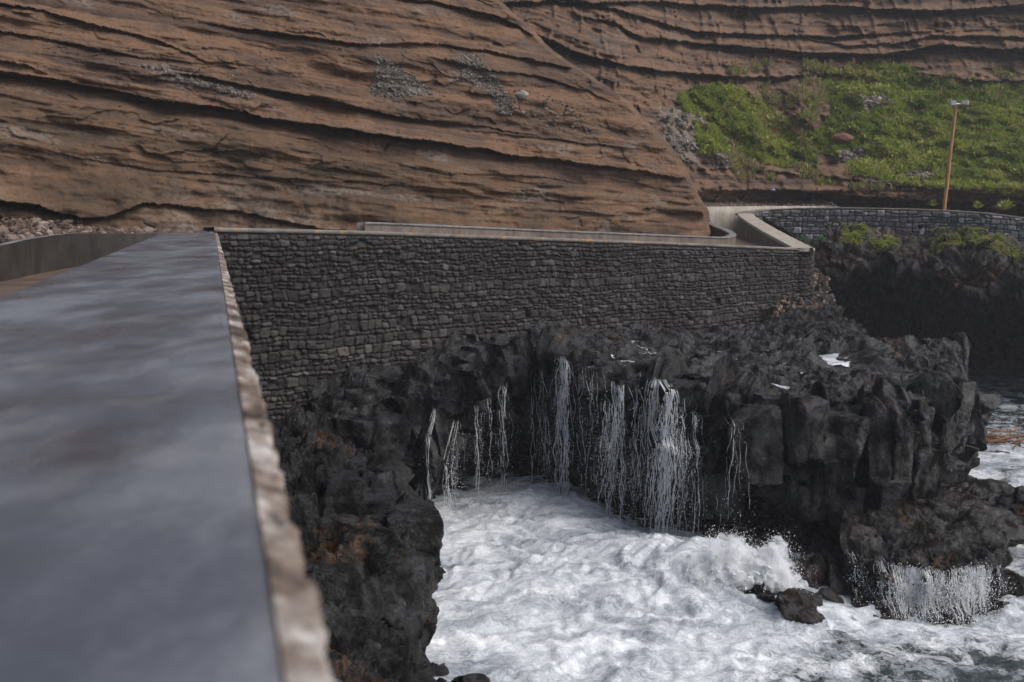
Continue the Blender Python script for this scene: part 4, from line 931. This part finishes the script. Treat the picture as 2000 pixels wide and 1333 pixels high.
# ---- separate rocks in the water
def rock(pp, r, seed, sq, lab, sub=6, yaw=0., fine=.06, low=.3, mat=LAVA, planes=14, z=None):
    c = at(*pp) if len(pp) == 3 else atz(pp[0], pp[1], 0.)
    if z is not None: c[2] = z
    V, T = boulder(c, r, seed, sub, planes, fine, sq, yaw)
    d1, e1, c1 = blocks(V, (.4, .4, .3), seed, .6); nn = (V-c)/np.linalg.norm(V-c, axis=1, keepdims=True)
    V = V+nn*(.16*d1-.05*sst(.15, 0, e1)+.06*fbm(V*6, 3, seed, ridged=True))[:, None]*min(r, 1)
    o = mesh('sea_rock', V, T, mat, None, True, {'cell': c1, 'low': np.clip(low+.5*fbm(V*2, 3, seed), 0, 1)}); tag(o, lab, 'rock'); return o, V, T
lg = [[(1640, 1000, 14.6), (1640, 1050, 14.0), (1650, 1110, 13.5), (1660, 1160, 13.5), (1665, 1215)],
 [(1720, 1000, 14.8), (1725, 1050, 13.9), (1735, 1110, 13.1), (1735, 1165, 13.05), (1735, 1228)],
 [(1800, 990, 15.2), (1805, 1045, 14.), (1805, 1114, 12.95), (1800, 1170, 12.95), (1800, 1232)],
 [(1870, 1000, 15.2), (1875, 1040, 14.1), (1880, 1112, 12.95), (1880, 1170, 12.95), (1882, 1228)],
 [(1915, 1015, 15.2), (1930, 1052, 14.3), (1945, 1112, 13.1), (1955, 1165, 13.1), (1960, 1205)],
 [(1935, 1035, 15.2), (1955, 1066, 14.6), (1970, 1118, 13.8), (1980, 1165, 13.6), (1985, 1195)],
 [(1940, 1045, 15.6), (1965, 1080, 15.2), (1974, 1130, 14.8), (1982, 1150, 14.4), (1988, 1170)]]
C = []
for c in lg:
    r = [at(*p) for p in c[:4]]; b = atz(*c[4], 0.); C.append([r[0]+[0, .8, -1.2]]+r+[b, b-[0, 0, 1.]])
C = np.swapaxes(np.array(C), 0, 1)
RP = patch(C, 260, 330); vr = np.linspace(0, 6, 260)[:, None]+np.zeros((1, 330)); fm = sst(2.8, 3.2, vr)
RPd, cc = blend(RP, normals(RP), [(fm, lambda p, m: face_rock(p, m, 201, (.6, .6, .5), .22, .12)), (1-fm, lambda p, m: clinker(p, m, 203, .8, .40))])
o = gobj('rock_ledge', RPd, LAVA, {'cell': cc, 'low': .35+.3*fbm(RP*1.5, 3, 7)}); tag(o, 'broad low rock ledge with a curtain of water pouring off its front', 'rock')
rock((1455, 1140, 13.5), .62, 203, (1.5, .8, .6), 'dark tilted slab under the breaking wave', yaw=-.5, z=.18, low=.0)
rock((1555, 1215, 12.7), .34, 205, (1., .8, 1.1), 'small reddish boulder below the breaking wave', z=.12, low=.8)
rock((1990, 1050, 16.6), .8, 207, (1.2, .9, .6), 'black rock with a trickle at the right edge of the picture', z=.35)
rock((1880, 985, 18.6), .75, 209, (1.4, .9, .35), 'flat dark reef behind the right end of the shelf', z=.15)
rock((1890, 1060, 15.5), .65, 213, (1.4, .9, .5), 'jagged dark rock between the shelf and the low ledge', z=.45, low=.7)
bvR = BVHTree.FromPolygons([Vector(v) for v in RPd.reshape(-1, 3).tolist()], gfaces(260, 330).tolist())

# ================================================================== SEA
def seagrid(x, y):
    X, Yg = np.meshgrid(x, y); Z = 0*X; P = np.stack([X, Yg, Z], -1)
    px = 1000+F*X/np.maximum(Yg, 1)
    wq = np.stack([fbm(P*.5, 3, 301), fbm(P*.5+8, 3, 302), 0*X], -1)*1.4
    bd = sst(x[0], x[0]+2, X)*sst(x[-1], x[-1]-2, X)*sst(y[0], y[0]+2, Yg)*sst(y[-1], y[-1]-2, Yg)
    P0 = P+wq; r1 = fbm(P0*np.array([.55, .8, 1]), 3, 303, ridged=True); r2 = fbm(P0*np.array([1.6, 2.1, 1]), 4, 305, ridged=True); r3 = fbm(P0*5.5, 3, 307)
    cal = sst(24, 18, Yg+.0*X)*.6+.4
    mnd = np.exp(-(((X-2.2)/1.9)**2+((Yg-14.2)/1.6)**2))*.38+np.exp(-(((X-.6)/1.2)**2+((Yg-17.5)/2)**2))*.15
    rm = np.exp(-(((X-2.9)/1.0)**2+((Yg-13.9)/.6)**2))*.35
    Z = (.15*r1+.10*r2*cal+.05*r3)*bd*(.6+.7*mnd/.38)+(mnd+rm)*bd+.02
    fo = .34+.42*np.exp(-(((X-1.2)/2.7)**4+((Yg-15)/4.3)**4))+.35*np.exp(-(((X-1.0)/2.0)**2+((Yg-13.2)/2.6)**2))
    fo = fo+.22*sst(20.5, 18.5, Yg)*sst(4, 2, X)
    fo = fo+.22*np.exp(-(((X-5.0)/1.8)**2+((Yg-12.7)/.8)**2))+.12*np.exp(-(((X-9)/2.)**2+((Yg-17)/4)**2))
    fo = fo-.22*sst(22, 27, Yg)-.18*np.exp(-(((X-3.6)/.7)**2+((Yg-12.3)/.45)**2))-.20*np.exp(-(((X+1.)/1.3)**2+((Yg-19.6)/1.2)**2))
    fo = fo-.30*sst(12.6, 11.2, Yg)*sst(1.4, 3.0, X)-.16*sst(12.0, 11.0, Yg)*sst(.4,-.2,X)*0+.10*np.maximum(0, r1)
    P[..., 2] = Z
    return P, fo
P, fo = seagrid(np.linspace(-5, 22, 640), np.linspace(6, 34, 660))
tag(gobj('sea_water', P, SEA, {'foam': fo}), 'churning white foaming sea in the lava cove', kind='structure')
k = 3000.; ring = np.array([[-5, 6], [22, 6], [22, 34], [-5, 34]]); out = np.array([[-k, -k], [k, -k], [k, k], [-k, k]])
V = np.concatenate([np.c_[ring, np.zeros(4)+.018], np.c_[out, np.zeros(4)]]); Q = [(0, 1, 5, 4), (1, 2, 6, 5), (2, 3, 7, 6), (3, 0, 4, 7)]
tag(mesh('open_sea', V, np.array(Q)[:, ::-1], SEA, None, False, {'foam': np.full(8, .2)}), kind='structure')
# foamy pools caught on the shelf
A = np.array([[atz(1130, 655, 2.55), atz(1300, 665, 2.52), atz(1480, 672, 2.50), atz(1700, 690, 2.45)], [atz(1130, 742, 2.55), atz(1290, 752, 2.52), atz(1450, 765, 2.48), atz(1690, 775, 2.40)]])
Gp = patch(A, 60, 160); SHP = Gp
POOLZ = None
def on(bv, x, y0, z, d=(0, 1, 0)):
    h = bv.ray_cast(Vector((x, y0, z)), Vector(d)); return h[0]
# local level: a little above the low points of the shelf
zz = np.full(Gp.shape[:2], np.nan)
for a in range(Gp.shape[0]):
    for b in range(Gp.shape[1]):
        h = bvS.ray_cast(Vector((Gp[a, b, 0], Gp[a, b, 1], 6)), Vector((0, 0, -1)))[0]
        if h: zz[a, b] = h.z
zz = np.where(np.isnan(zz), 2.3, zz)
lev = zz.copy()
for _ in range(60):
    lev[1:-1, 1:-1] = (lev[:-2, 1:-1]+lev[2:, 1:-1]+lev[1:-1, :-2]+lev[1:-1, 2:])/4
Gp[..., 2] = lev-.055
tag(gobj('shelf_pool', Gp, SEA, {'foam': .36+.3*fbm(Gp*2, 3, 5)}), kind='structure')

# ---- water running off the rim
def fall(top, wpx, nst, nd, lab, bv=bvS, zb=0.05, r0=.010, y0=None, group='white trickles pouring off the lava rim', front=8., top_w=.25, lump=1., dz0=.0):
    """strands that run down the rock where they touch it and drop free where it is undercut"""
    x0, y_, Yt = top; c = at(x0, y_, Yt); paths, rad, dr, film = [], [], [], []; H = c[2]-zb; W = wpx/F*Yt*.5
    roots = c[0]+rng.normal(size=max(2, nst//9))*W*.55
    for k in range(nst):
        core = rng.random() < .35; ro = roots[k % len(roots)]
        s0 = 0. if core or rng.random() < .5 else rng.random()*.6
        s1 = s0+(1-s0)*(1. if core and rng.random() < .6 else .25+.75*rng.random())
        g = rng.normal()*W*(.35 if core else 1.); tx_ = ro*.5+c[0]*.5+g; sx = c[0]+(ro-c[0])*top_w*2+g*top_w if top_w < 1 else tx_
        rr = r0*(.28+.30*rng.random()) if not core else r0*(.50+.75*rng.random()); wob = rng.random()*20; am = .012+.02*rng.random()
        yv = None; P_, R_, x_off = [], [], 0.
        for z in np.arange(c[2]+dz0-s0*H, c[2]-s1*H, -.045):
            sf = np.clip((c[2]-z)/H, 0, 1)
            x = sx+(tx_-sx)*sf**.6+x_off+am*math.sin(wob+z*5.)+am*.5*math.sin(wob*3+z*13.)
            h = bv.ray_cast(Vector((x, yv-1.2 if yv else Yt-front*.25, z)), Vector((0, 1, 0)))[0]
            yh = (h.y-.02) if h else (yv if yv else Yt)
            free = yv is not None and yh > yv+.03
            yv = yh if yv is None else min(yh, yv+.012)
            if yv < Yt-2.5: yv = Yt-2.5
            P_.append((x, yv, z)); R_.append(rr*(.45+.9*rng.random()**2))
            if not free and rng.random() < .06: x_off += rng.normal()*.03
        if len(P_) < 6: continue
        P_ = np.array(P_); R_ = np.array(R_)*.62; kk_ = np.ones(5)/5; P_[2:-2, 1] = np.minimum(np.convolve(P_[:, 1], kk_, 'valid'), P_[2:-2, 1]); R_[:3] *= [.3, .6, .9]; R_[-4:] *= [.8, .6, .4, .2]
        if k % 8 == 0: film.append(P_+[0, .008, 0])
        a = 0
        while a < len(P_)-4:
            b = min(len(P_), a+4+int(rng.random()**2*(40 if core else 22))); paths.append(P_[a:b]); rad.append(R_[a:b]*np.r_[.4, np.ones(b-a-2), .4]); a = b+(int(rng.random()*7) if rng.random() < .5 else 0)
        for q_ in range(int(nd/nst)+1):
            p = P_[int(len(P_)*rng.random()**.6*.999)]; sf = (c[2]-p[2])/H
            dr.append(p+np.array([rng.normal()*(.03+.10*sf), -.02-.12*rng.random()*sf, rng.normal()*.05]))
    rt = empty('waterfall', tuple(c*[1, 1, 0]), lab, 'waterfall', group)
    V, Q = tubes(paths, rad, 4); mesh('stream', V, Q, FALL, rt)['kind'] = 'stuff'
    if len(film) > 0:
        FV, FQ, o = [], [], 0; film2 = []
        for P_ in film:
            for p in np.split(P_, np.flatnonzero(np.abs(np.diff(P_[:, 1])) > .05)+1):
                if len(p) > 5: film2.append(p)
        for P_ in film2:
            w = (W*.07+.03)*np.minimum(1, np.linspace(0, 4, len(P_)))*(.6+.8*rng.random()); n = len(P_)
            for k_ in (-1, 0, 1): FV.append(P_+np.stack([k_*w, .012*abs(k_)*np.ones(n)-.006*rng.random(), 0*w], -1))
            i_ = np.arange(n)+o; FQ += [np.stack([i_[:-1], i_[:-1]+n, i_[1:]+n, i_[1:]], -1), np.stack([i_[:-1]+n, i_[:-1]+2*n, i_[1:]+2*n, i_[1:]+n], -1)]; o += 3*n
        mesh('film', np.concatenate(FV), np.concatenate(FQ), FILM, rt)['kind'] = 'stuff'
    V, T, tn_ = blobs(np.array(dr), .002+.005*rng.random(len(dr))**2*lump, 1, (1, 1, 1.5), .2); mesh('spray', V, T, FALL, rt, False)['kind'] = 'stuff'
    return rt
fall((1279, 732, 16.6), 46, 70, 1900, 'widest and brightest waterfall, dropping from a foamy notch near the middle of the rim', r0=.016)
fall((1296, 770, 16.5), 80, 14, 600, 'fine veil of threads just right of the brightest waterfall', r0=.008)
fall((1204, 740, 17.2), 34, 44, 1100, 'second bright waterfall, left of the widest one', r0=.013)
fall((1165, 760, 17.8), 56, 12, 360, 'fan of thin threads between the two brightest waterfalls', r0=.008)
fall((1098, 690, 18.8), 38, 46, 1000, 'tall double waterfall from the highest part of the rim', r0=.013)
fall((1045, 720, 18.9), 44, 9, 200, 'faint branching trickle left of the tall double waterfall', r0=.008)
fall((985, 740, 19.), 44, 10, 240, 'thin broken trickle over the back of the cove', r0=.009)
fall((931, 790, 18.0), 10, 10, 120, 'single thin thread falling free in the left back of the cove', r0=.008)
fall((880, 860, 16.2), 26, 16, 360, 'trickle dripping from the tip of the big smooth block', r0=.007)
fall((845, 800, 16.3), 14, 10, 40, 'bright water line running down the big smooth block', r0=.007)
fall((815, 940, 15.6), 46, 12, 140, 'short drips below the overhang at the left of the cove', r0=.006)
fall((1413, 800, 15.4), 30, 8, 90, 'pair of thin threads right of the main waterfalls, over a smooth grey face', r0=.008)
fall((1345, 790, 16.0), 44, 9, 90, 'sparse threads at the right end of the group of waterfalls', r0=.007)
fall((1140, 705, 18.3), 40, 8, 200, 'scattered threads just right of the tall double waterfall', r0=.007)
fall((1245, 745, 17.0), 30, 8, 200, 'thin threads close against the left side of the widest waterfall', r0=.007)
fall((1068, 800, 18.8), 34, 8, 160, 'short broken threads low on the face beside the tall double waterfall', r0=.006)
fall((958, 770, 18.4), 30, 7, 120, 'faint threads between the single free thread and the back of the cove', r0=.006)
fall((1325, 760, 16.2), 30, 6, 140, 'last fine threads before the dry columns of the headland', r0=.006)
fall((806, 1190, 11.9), 16, 34, 120, 'white trickle down the near left bank beside the foam', bvL, r0=.010, front=1.6)
ledge_group = 'water pouring off the low rocks at the right'
fall((1795, 1112, 12.95), 96, 300, 5200, 'left half of the white water curtain off the low ledge', bvR, r0=.0075, group=ledge_group, front=3.2, top_w=1., dz0=.02, lump=.9)
fall((1895, 1112, 13.0), 90, 190, 3600, 'right half of the white water curtain off the low ledge', bvR, r0=.0075, group=ledge_group, front=3.2, top_w=1., dz0=.02, lump=.9)

# ---- breaking wave thrown up over the tilted slab
c0 = at(1360, 1150, 13.4); rootw = empty('breaking_wave', (c0[0], c0[1], 0), 'white wave bursting up against the foot of the lava face', 'wave')
def lob(n_, spd, tmax, tpow, side):
    """positions along the ballistic paths of water thrown up from the foot of the wave"""
    u = rng.random(n_); bx = 1352+u*150; p0 = at(bx, 1150+16*u, 13.45-.35*rng.random(n_)); p0[:, 2] = .12
    env = (1-.16*np.abs(u-.4)*1.4)*(.90+.22*np.sin(u*9.)*np.cos(u*23.))
    vz = spd*env*(.82+.18*rng.random(n_)**.5); vx = -.05+.85*u+side*rng.normal(size=n_); vy = .16*rng.normal(size=n_)
    t = tmax*rng.random(n_)**tpow
    return p0+np.stack([vx*t, vy*t, vz*t-4.9*t*t], -1), t, p0, np.stack([vx, vy, vz], -1)
Cb, t, _, _ = lob(3200, 3.6, .34, .9, .10); Rb = (.014+.036*rng.random(len(Cb))**2)*(1.25-.6*np.clip(t/.34, 0, 1)); Cb += rng.normal(size=Cb.shape)*.03; k_ = Cb[:, 2] > .0
V, T, _ = blobs(Cb[k_], Rb[k_], 1, (1.1, .9, 1), .35); o = mesh('crest', V, T, FOAM, rootw); o['kind'] = 'stuff'
md = o.modifiers.new('merge', 'REMESH'); md.mode = 'VOXEL'; md.voxel_size = .012; md.use_smooth_shade = True
md = o.modifiers.new('soften', 'SMOOTH'); md.factor = .5; md.iterations = 2
Cb, t, _, _ = lob(2600, 4.15, .80, .75, .10); Rb = (.035+.055*rng.random(len(Cb))**1.5)*(1.2-.65*np.clip(t/.8, 0, 1)); Cb += rng.normal(size=Cb.shape)*.04
V, T, _ = blobs(Cb, Rb, 1, (1.1, .9, 1), .35); o = mesh('mist_of_spray', V, T, MIST, rootw); o['kind'] = 'stuff'; o.name = 'spray_cloud'
md = o.modifiers.new('merge', 'REMESH'); md.mode = 'VOXEL'; md.voxel_size = .02
Cd, t, p0, v0 = lob(22000, 4.5, .92, .65, .20); Cd += rng.normal(size=Cd.shape)*.045; k_ = Cd[:, 2] > .05
V, T, _ = blobs(Cd[k_], (.002+.006*rng.random(len(Cd))**4)[k_], 1, (1, 1, 1), .2); mesh('spray', V, T, FALL, rootw, False)['kind'] = 'stuff'
_, t, p0, v0 = lob(520, 4.35, .90, .6, .16); paths, rad = [], []
for k in range(520):
    tt = np.linspace(max(0, t[k]-.05-.05*rng.random()), t[k], 6)[:, None]; q_ = p0[k]+v0[k]*tt-np.array([0, 0, 4.9])*tt*tt+rng.normal(size=(6, 3))*.012
    if q_[:, 2].min() > .04: paths.append(q_); rad.append((.004+.010*rng.random()**2)*np.array([.3, 1, .6, 1.1, .7, .2]))
V, Q = tubes(paths, rad, 4); mesh('thrown_water', V, Q, FALL, rootw)['kind'] = 'stuff'

# ---- washed up cane drifting at the right
c0 = atz(1965, 868, 0.02); paths, rad, tone = [], [], []
for k in range(45):
    a = rng.normal()*.7+.25; L = .25+.9*rng.random()**2; p = c0+np.array([rng.normal()*.55, rng.normal()*.55, .10+.05*rng.random()]); d = np.array([math.cos(a), math.sin(a)*.9, .06*rng.normal()])*L
    paths.append(np.array([p-d*.5, p+[0, 0, .02], p+d*.5])); rad.append(np.full(3, .008+.014*rng.random()))
paths.append(np.array([c0+[-.6, -.3, .12], c0+[.1, 0, .17], c0+[1.3, .5, .2]])); rad.append(np.full(3, .035))
V, Q = tubes(paths, rad, 5)
o = mesh('driftwood', V, Q, CANE, None, True, {'tone': np.repeat(rng.random(len(paths)), 15)}); tag(o, 'floating raft of orange brown driftwood and cane at the right edge', 'driftwood', kind='stuff')
# ---- blue scrap of litter at the foot of the slope
c = near(PXB, PYB, PB, 1505, 372)+np.array([0, -.15, .03]); V, T = boulder(c, .10, 77, 3, 9, .1, (1.2, .8, .6))
tag(mesh('litter', V, T, m_plain('blue_plastic', (.16, .19, .42), .4), None, True), 'small blue plastic scrap at the foot of the far slope', 'litter')
c = near(PXB, PYB, PB, 1640, 272)+np.array([0, -.25, .02]); V, T = boulder(c, .34, 79, 4, 8, .04, (1.2, .8, .6))
tag(mesh('boulder', V, T, m_stone('red_tuff', [(0, (.10, .045, .03)), (1, (.14, .06, .04))]), None, True, {'tone': np.full(len(V), .5)}), 'rusty red boulder in the middle of the green slope', 'boulder')

# ================================================================== LAMP POST
Yp = 36.6; b = at(1842, 425, Yp); t = at(1867, 203, Yp-.15); b = b-(t-b)*.12
rootp = empty('lamp_post', tuple(b), 'slightly leaning orange wooden lamp post with two grey floodlights', 'lamp post')
tt = np.linspace(0, 1, 24)[:, None]; Pp = b*(1-tt)+t*tt+.006*rng.normal(size=(24, 3))
V, Q = tubes([np.concatenate([Pp, Pp[-1:]+[0, 0, .001]])], [np.r_[np.linspace(.075, .055, 24), .001]], 12); mesh('pole', V, Q, WOOD, rootp)
V, Q = tubes([np.array([t+[-.28, -.09, -.02], t+[.28, -.09, -.02]])], [np.full(2, .03)], 6); mesh('crossarm', V, Q, METAL, rootp)
def flood(cx, yaw, w, pitch):
    bm = bmesh.new(); bmesh.ops.create_cube(bm, size=1)
    for v in bm.verts: 
        k = .75 if v.co.y > 0 else 1
        v.co.x *= w*k; v.co.z *= .17*k; v.co.y *= .20
    bmesh.ops.bevel(bm, geom=list(bm.edges), offset=.015, segments=2, affect='EDGES')
    from mathutils import Matrix
    R = Matrix.Rotation(yaw, 4, 'Z') @ Matrix.Rotation(pitch, 4, 'X')
    bmesh.ops.transform(bm, matrix=Matrix.Translation(Vector(t+np.array([cx, -.16, .02]))) @ R, verts=bm.verts)
    me = bpy.data.meshes.new('floodlight'); bm.to_mesh(me); bm.free(); me.materials.append(METAL)
    o = bpy.data.objects.new('floodlight', me); col.objects.link(o); o.parent = rootp; o.matrix_parent_inverse = rootp.matrix_world.inverted()
    V, Fq = boxv((-w*.42, -.108, -.065), (w*.42, -.095, .065)); M = Matrix.Translation(Vector(t+np.array([cx, -.16, .02]))) @ R
    V = np.array([(M @ Vector(v))[:] for v in V]); g = mesh('glass', V, Fq, GLASS, None, False); g.parent = o; g.matrix_parent_inverse = o.matrix_world.inverted()
flood(-.17, -.25, .20, .25); flood(.25, 1.05, .30, .05)

# ================================================================== LIGHT, AIR, CAMERA
w = bpy.data.worlds.new('World'); sc.world = w; w.use_nodes = True; nt = w.node_tree; nt.nodes.clear()
SUN = Vector((.78, -.28, .95)).normalized(); elev = math.asin(SUN.z); azi = math.atan2(SUN.x, SUN.y)
sky = nt.nodes.new('ShaderNodeTexSky'); sky.sky_type = 'NISHITA'; sky.sun_disc = False; sky.sun_elevation = elev; sky.sun_rotation = azi; sky.air_density = 1.; sky.dust_density = 3.
hs = nt.nodes.new('ShaderNodeHueSaturation'); hs.inputs['Saturation'].default_value = .62
bg = nt.nodes.new('ShaderNodeBackground'); bg.inputs[1].default_value = .09; ow = nt.nodes.new('ShaderNodeOutputWorld')
nt.links.new(sky.outputs[0], hs.inputs['Color']); nt.links.new(hs.outputs[0], bg.inputs[0]); nt.links.new(bg.outputs[0], ow.inputs[0])
ld = bpy.data.lights.new('sun', 'SUN'); ld.energy = 1.25; ld.angle = math.radians(55); ld.color = (1, .975, .95)
lo = bpy.data.objects.new('sun', ld); lo.rotation_euler = SUN.to_track_quat('Z', 'Y').to_euler(); lo.location = (10, -20, 40); col.objects.link(lo)
HAZE = 0.0010
if HAZE:
    V, Q = boxv((-60, -12, -2), (90, 75, 40)); s = M_('haze_air')
    pv = s.n('VolumePrincipled', {'Color': (.82, .83, .87, 1), 'Density': HAZE, 'Anisotropy': .2}); s.t.links.new(pv.outputs[0], s.out.inputs['Volume'])
    hz = mesh('haze', V, Q, s.m, None, False); hz['kind'] = 'stuff'; hz['label'] = 'thin sea mist in the air over the cove'; hz['category'] = 'haze'
cd = bpy.data.cameras.new('camera'); cd.sensor_width = 36; cd.lens = 35; cd.clip_start = .02; cd.clip_end = 8000
cd.dof.use_dof = True; cd.dof.focus_distance = 21; cd.dof.aperture_fstop = 4.
co = bpy.data.objects.new('camera', cd); co.location = (0, 0, CZ); co.rotation_euler = (math.pi/2-PIT, 0, 0); col.objects.link(co); sc.camera = co
vs = sc.view_settings; vs.view_transform = 'Standard'; vs.look = 'None'; vs.gamma = 1; vs.exposure = 1.05
sc.cycles.use_denoising = True; sc.cycles.max_bounces = 6; sc.cycles.volume_bounces = 4; sc.cycles.volume_step_rate = 1.; sc.cycles.sample_clamp_indirect = 6
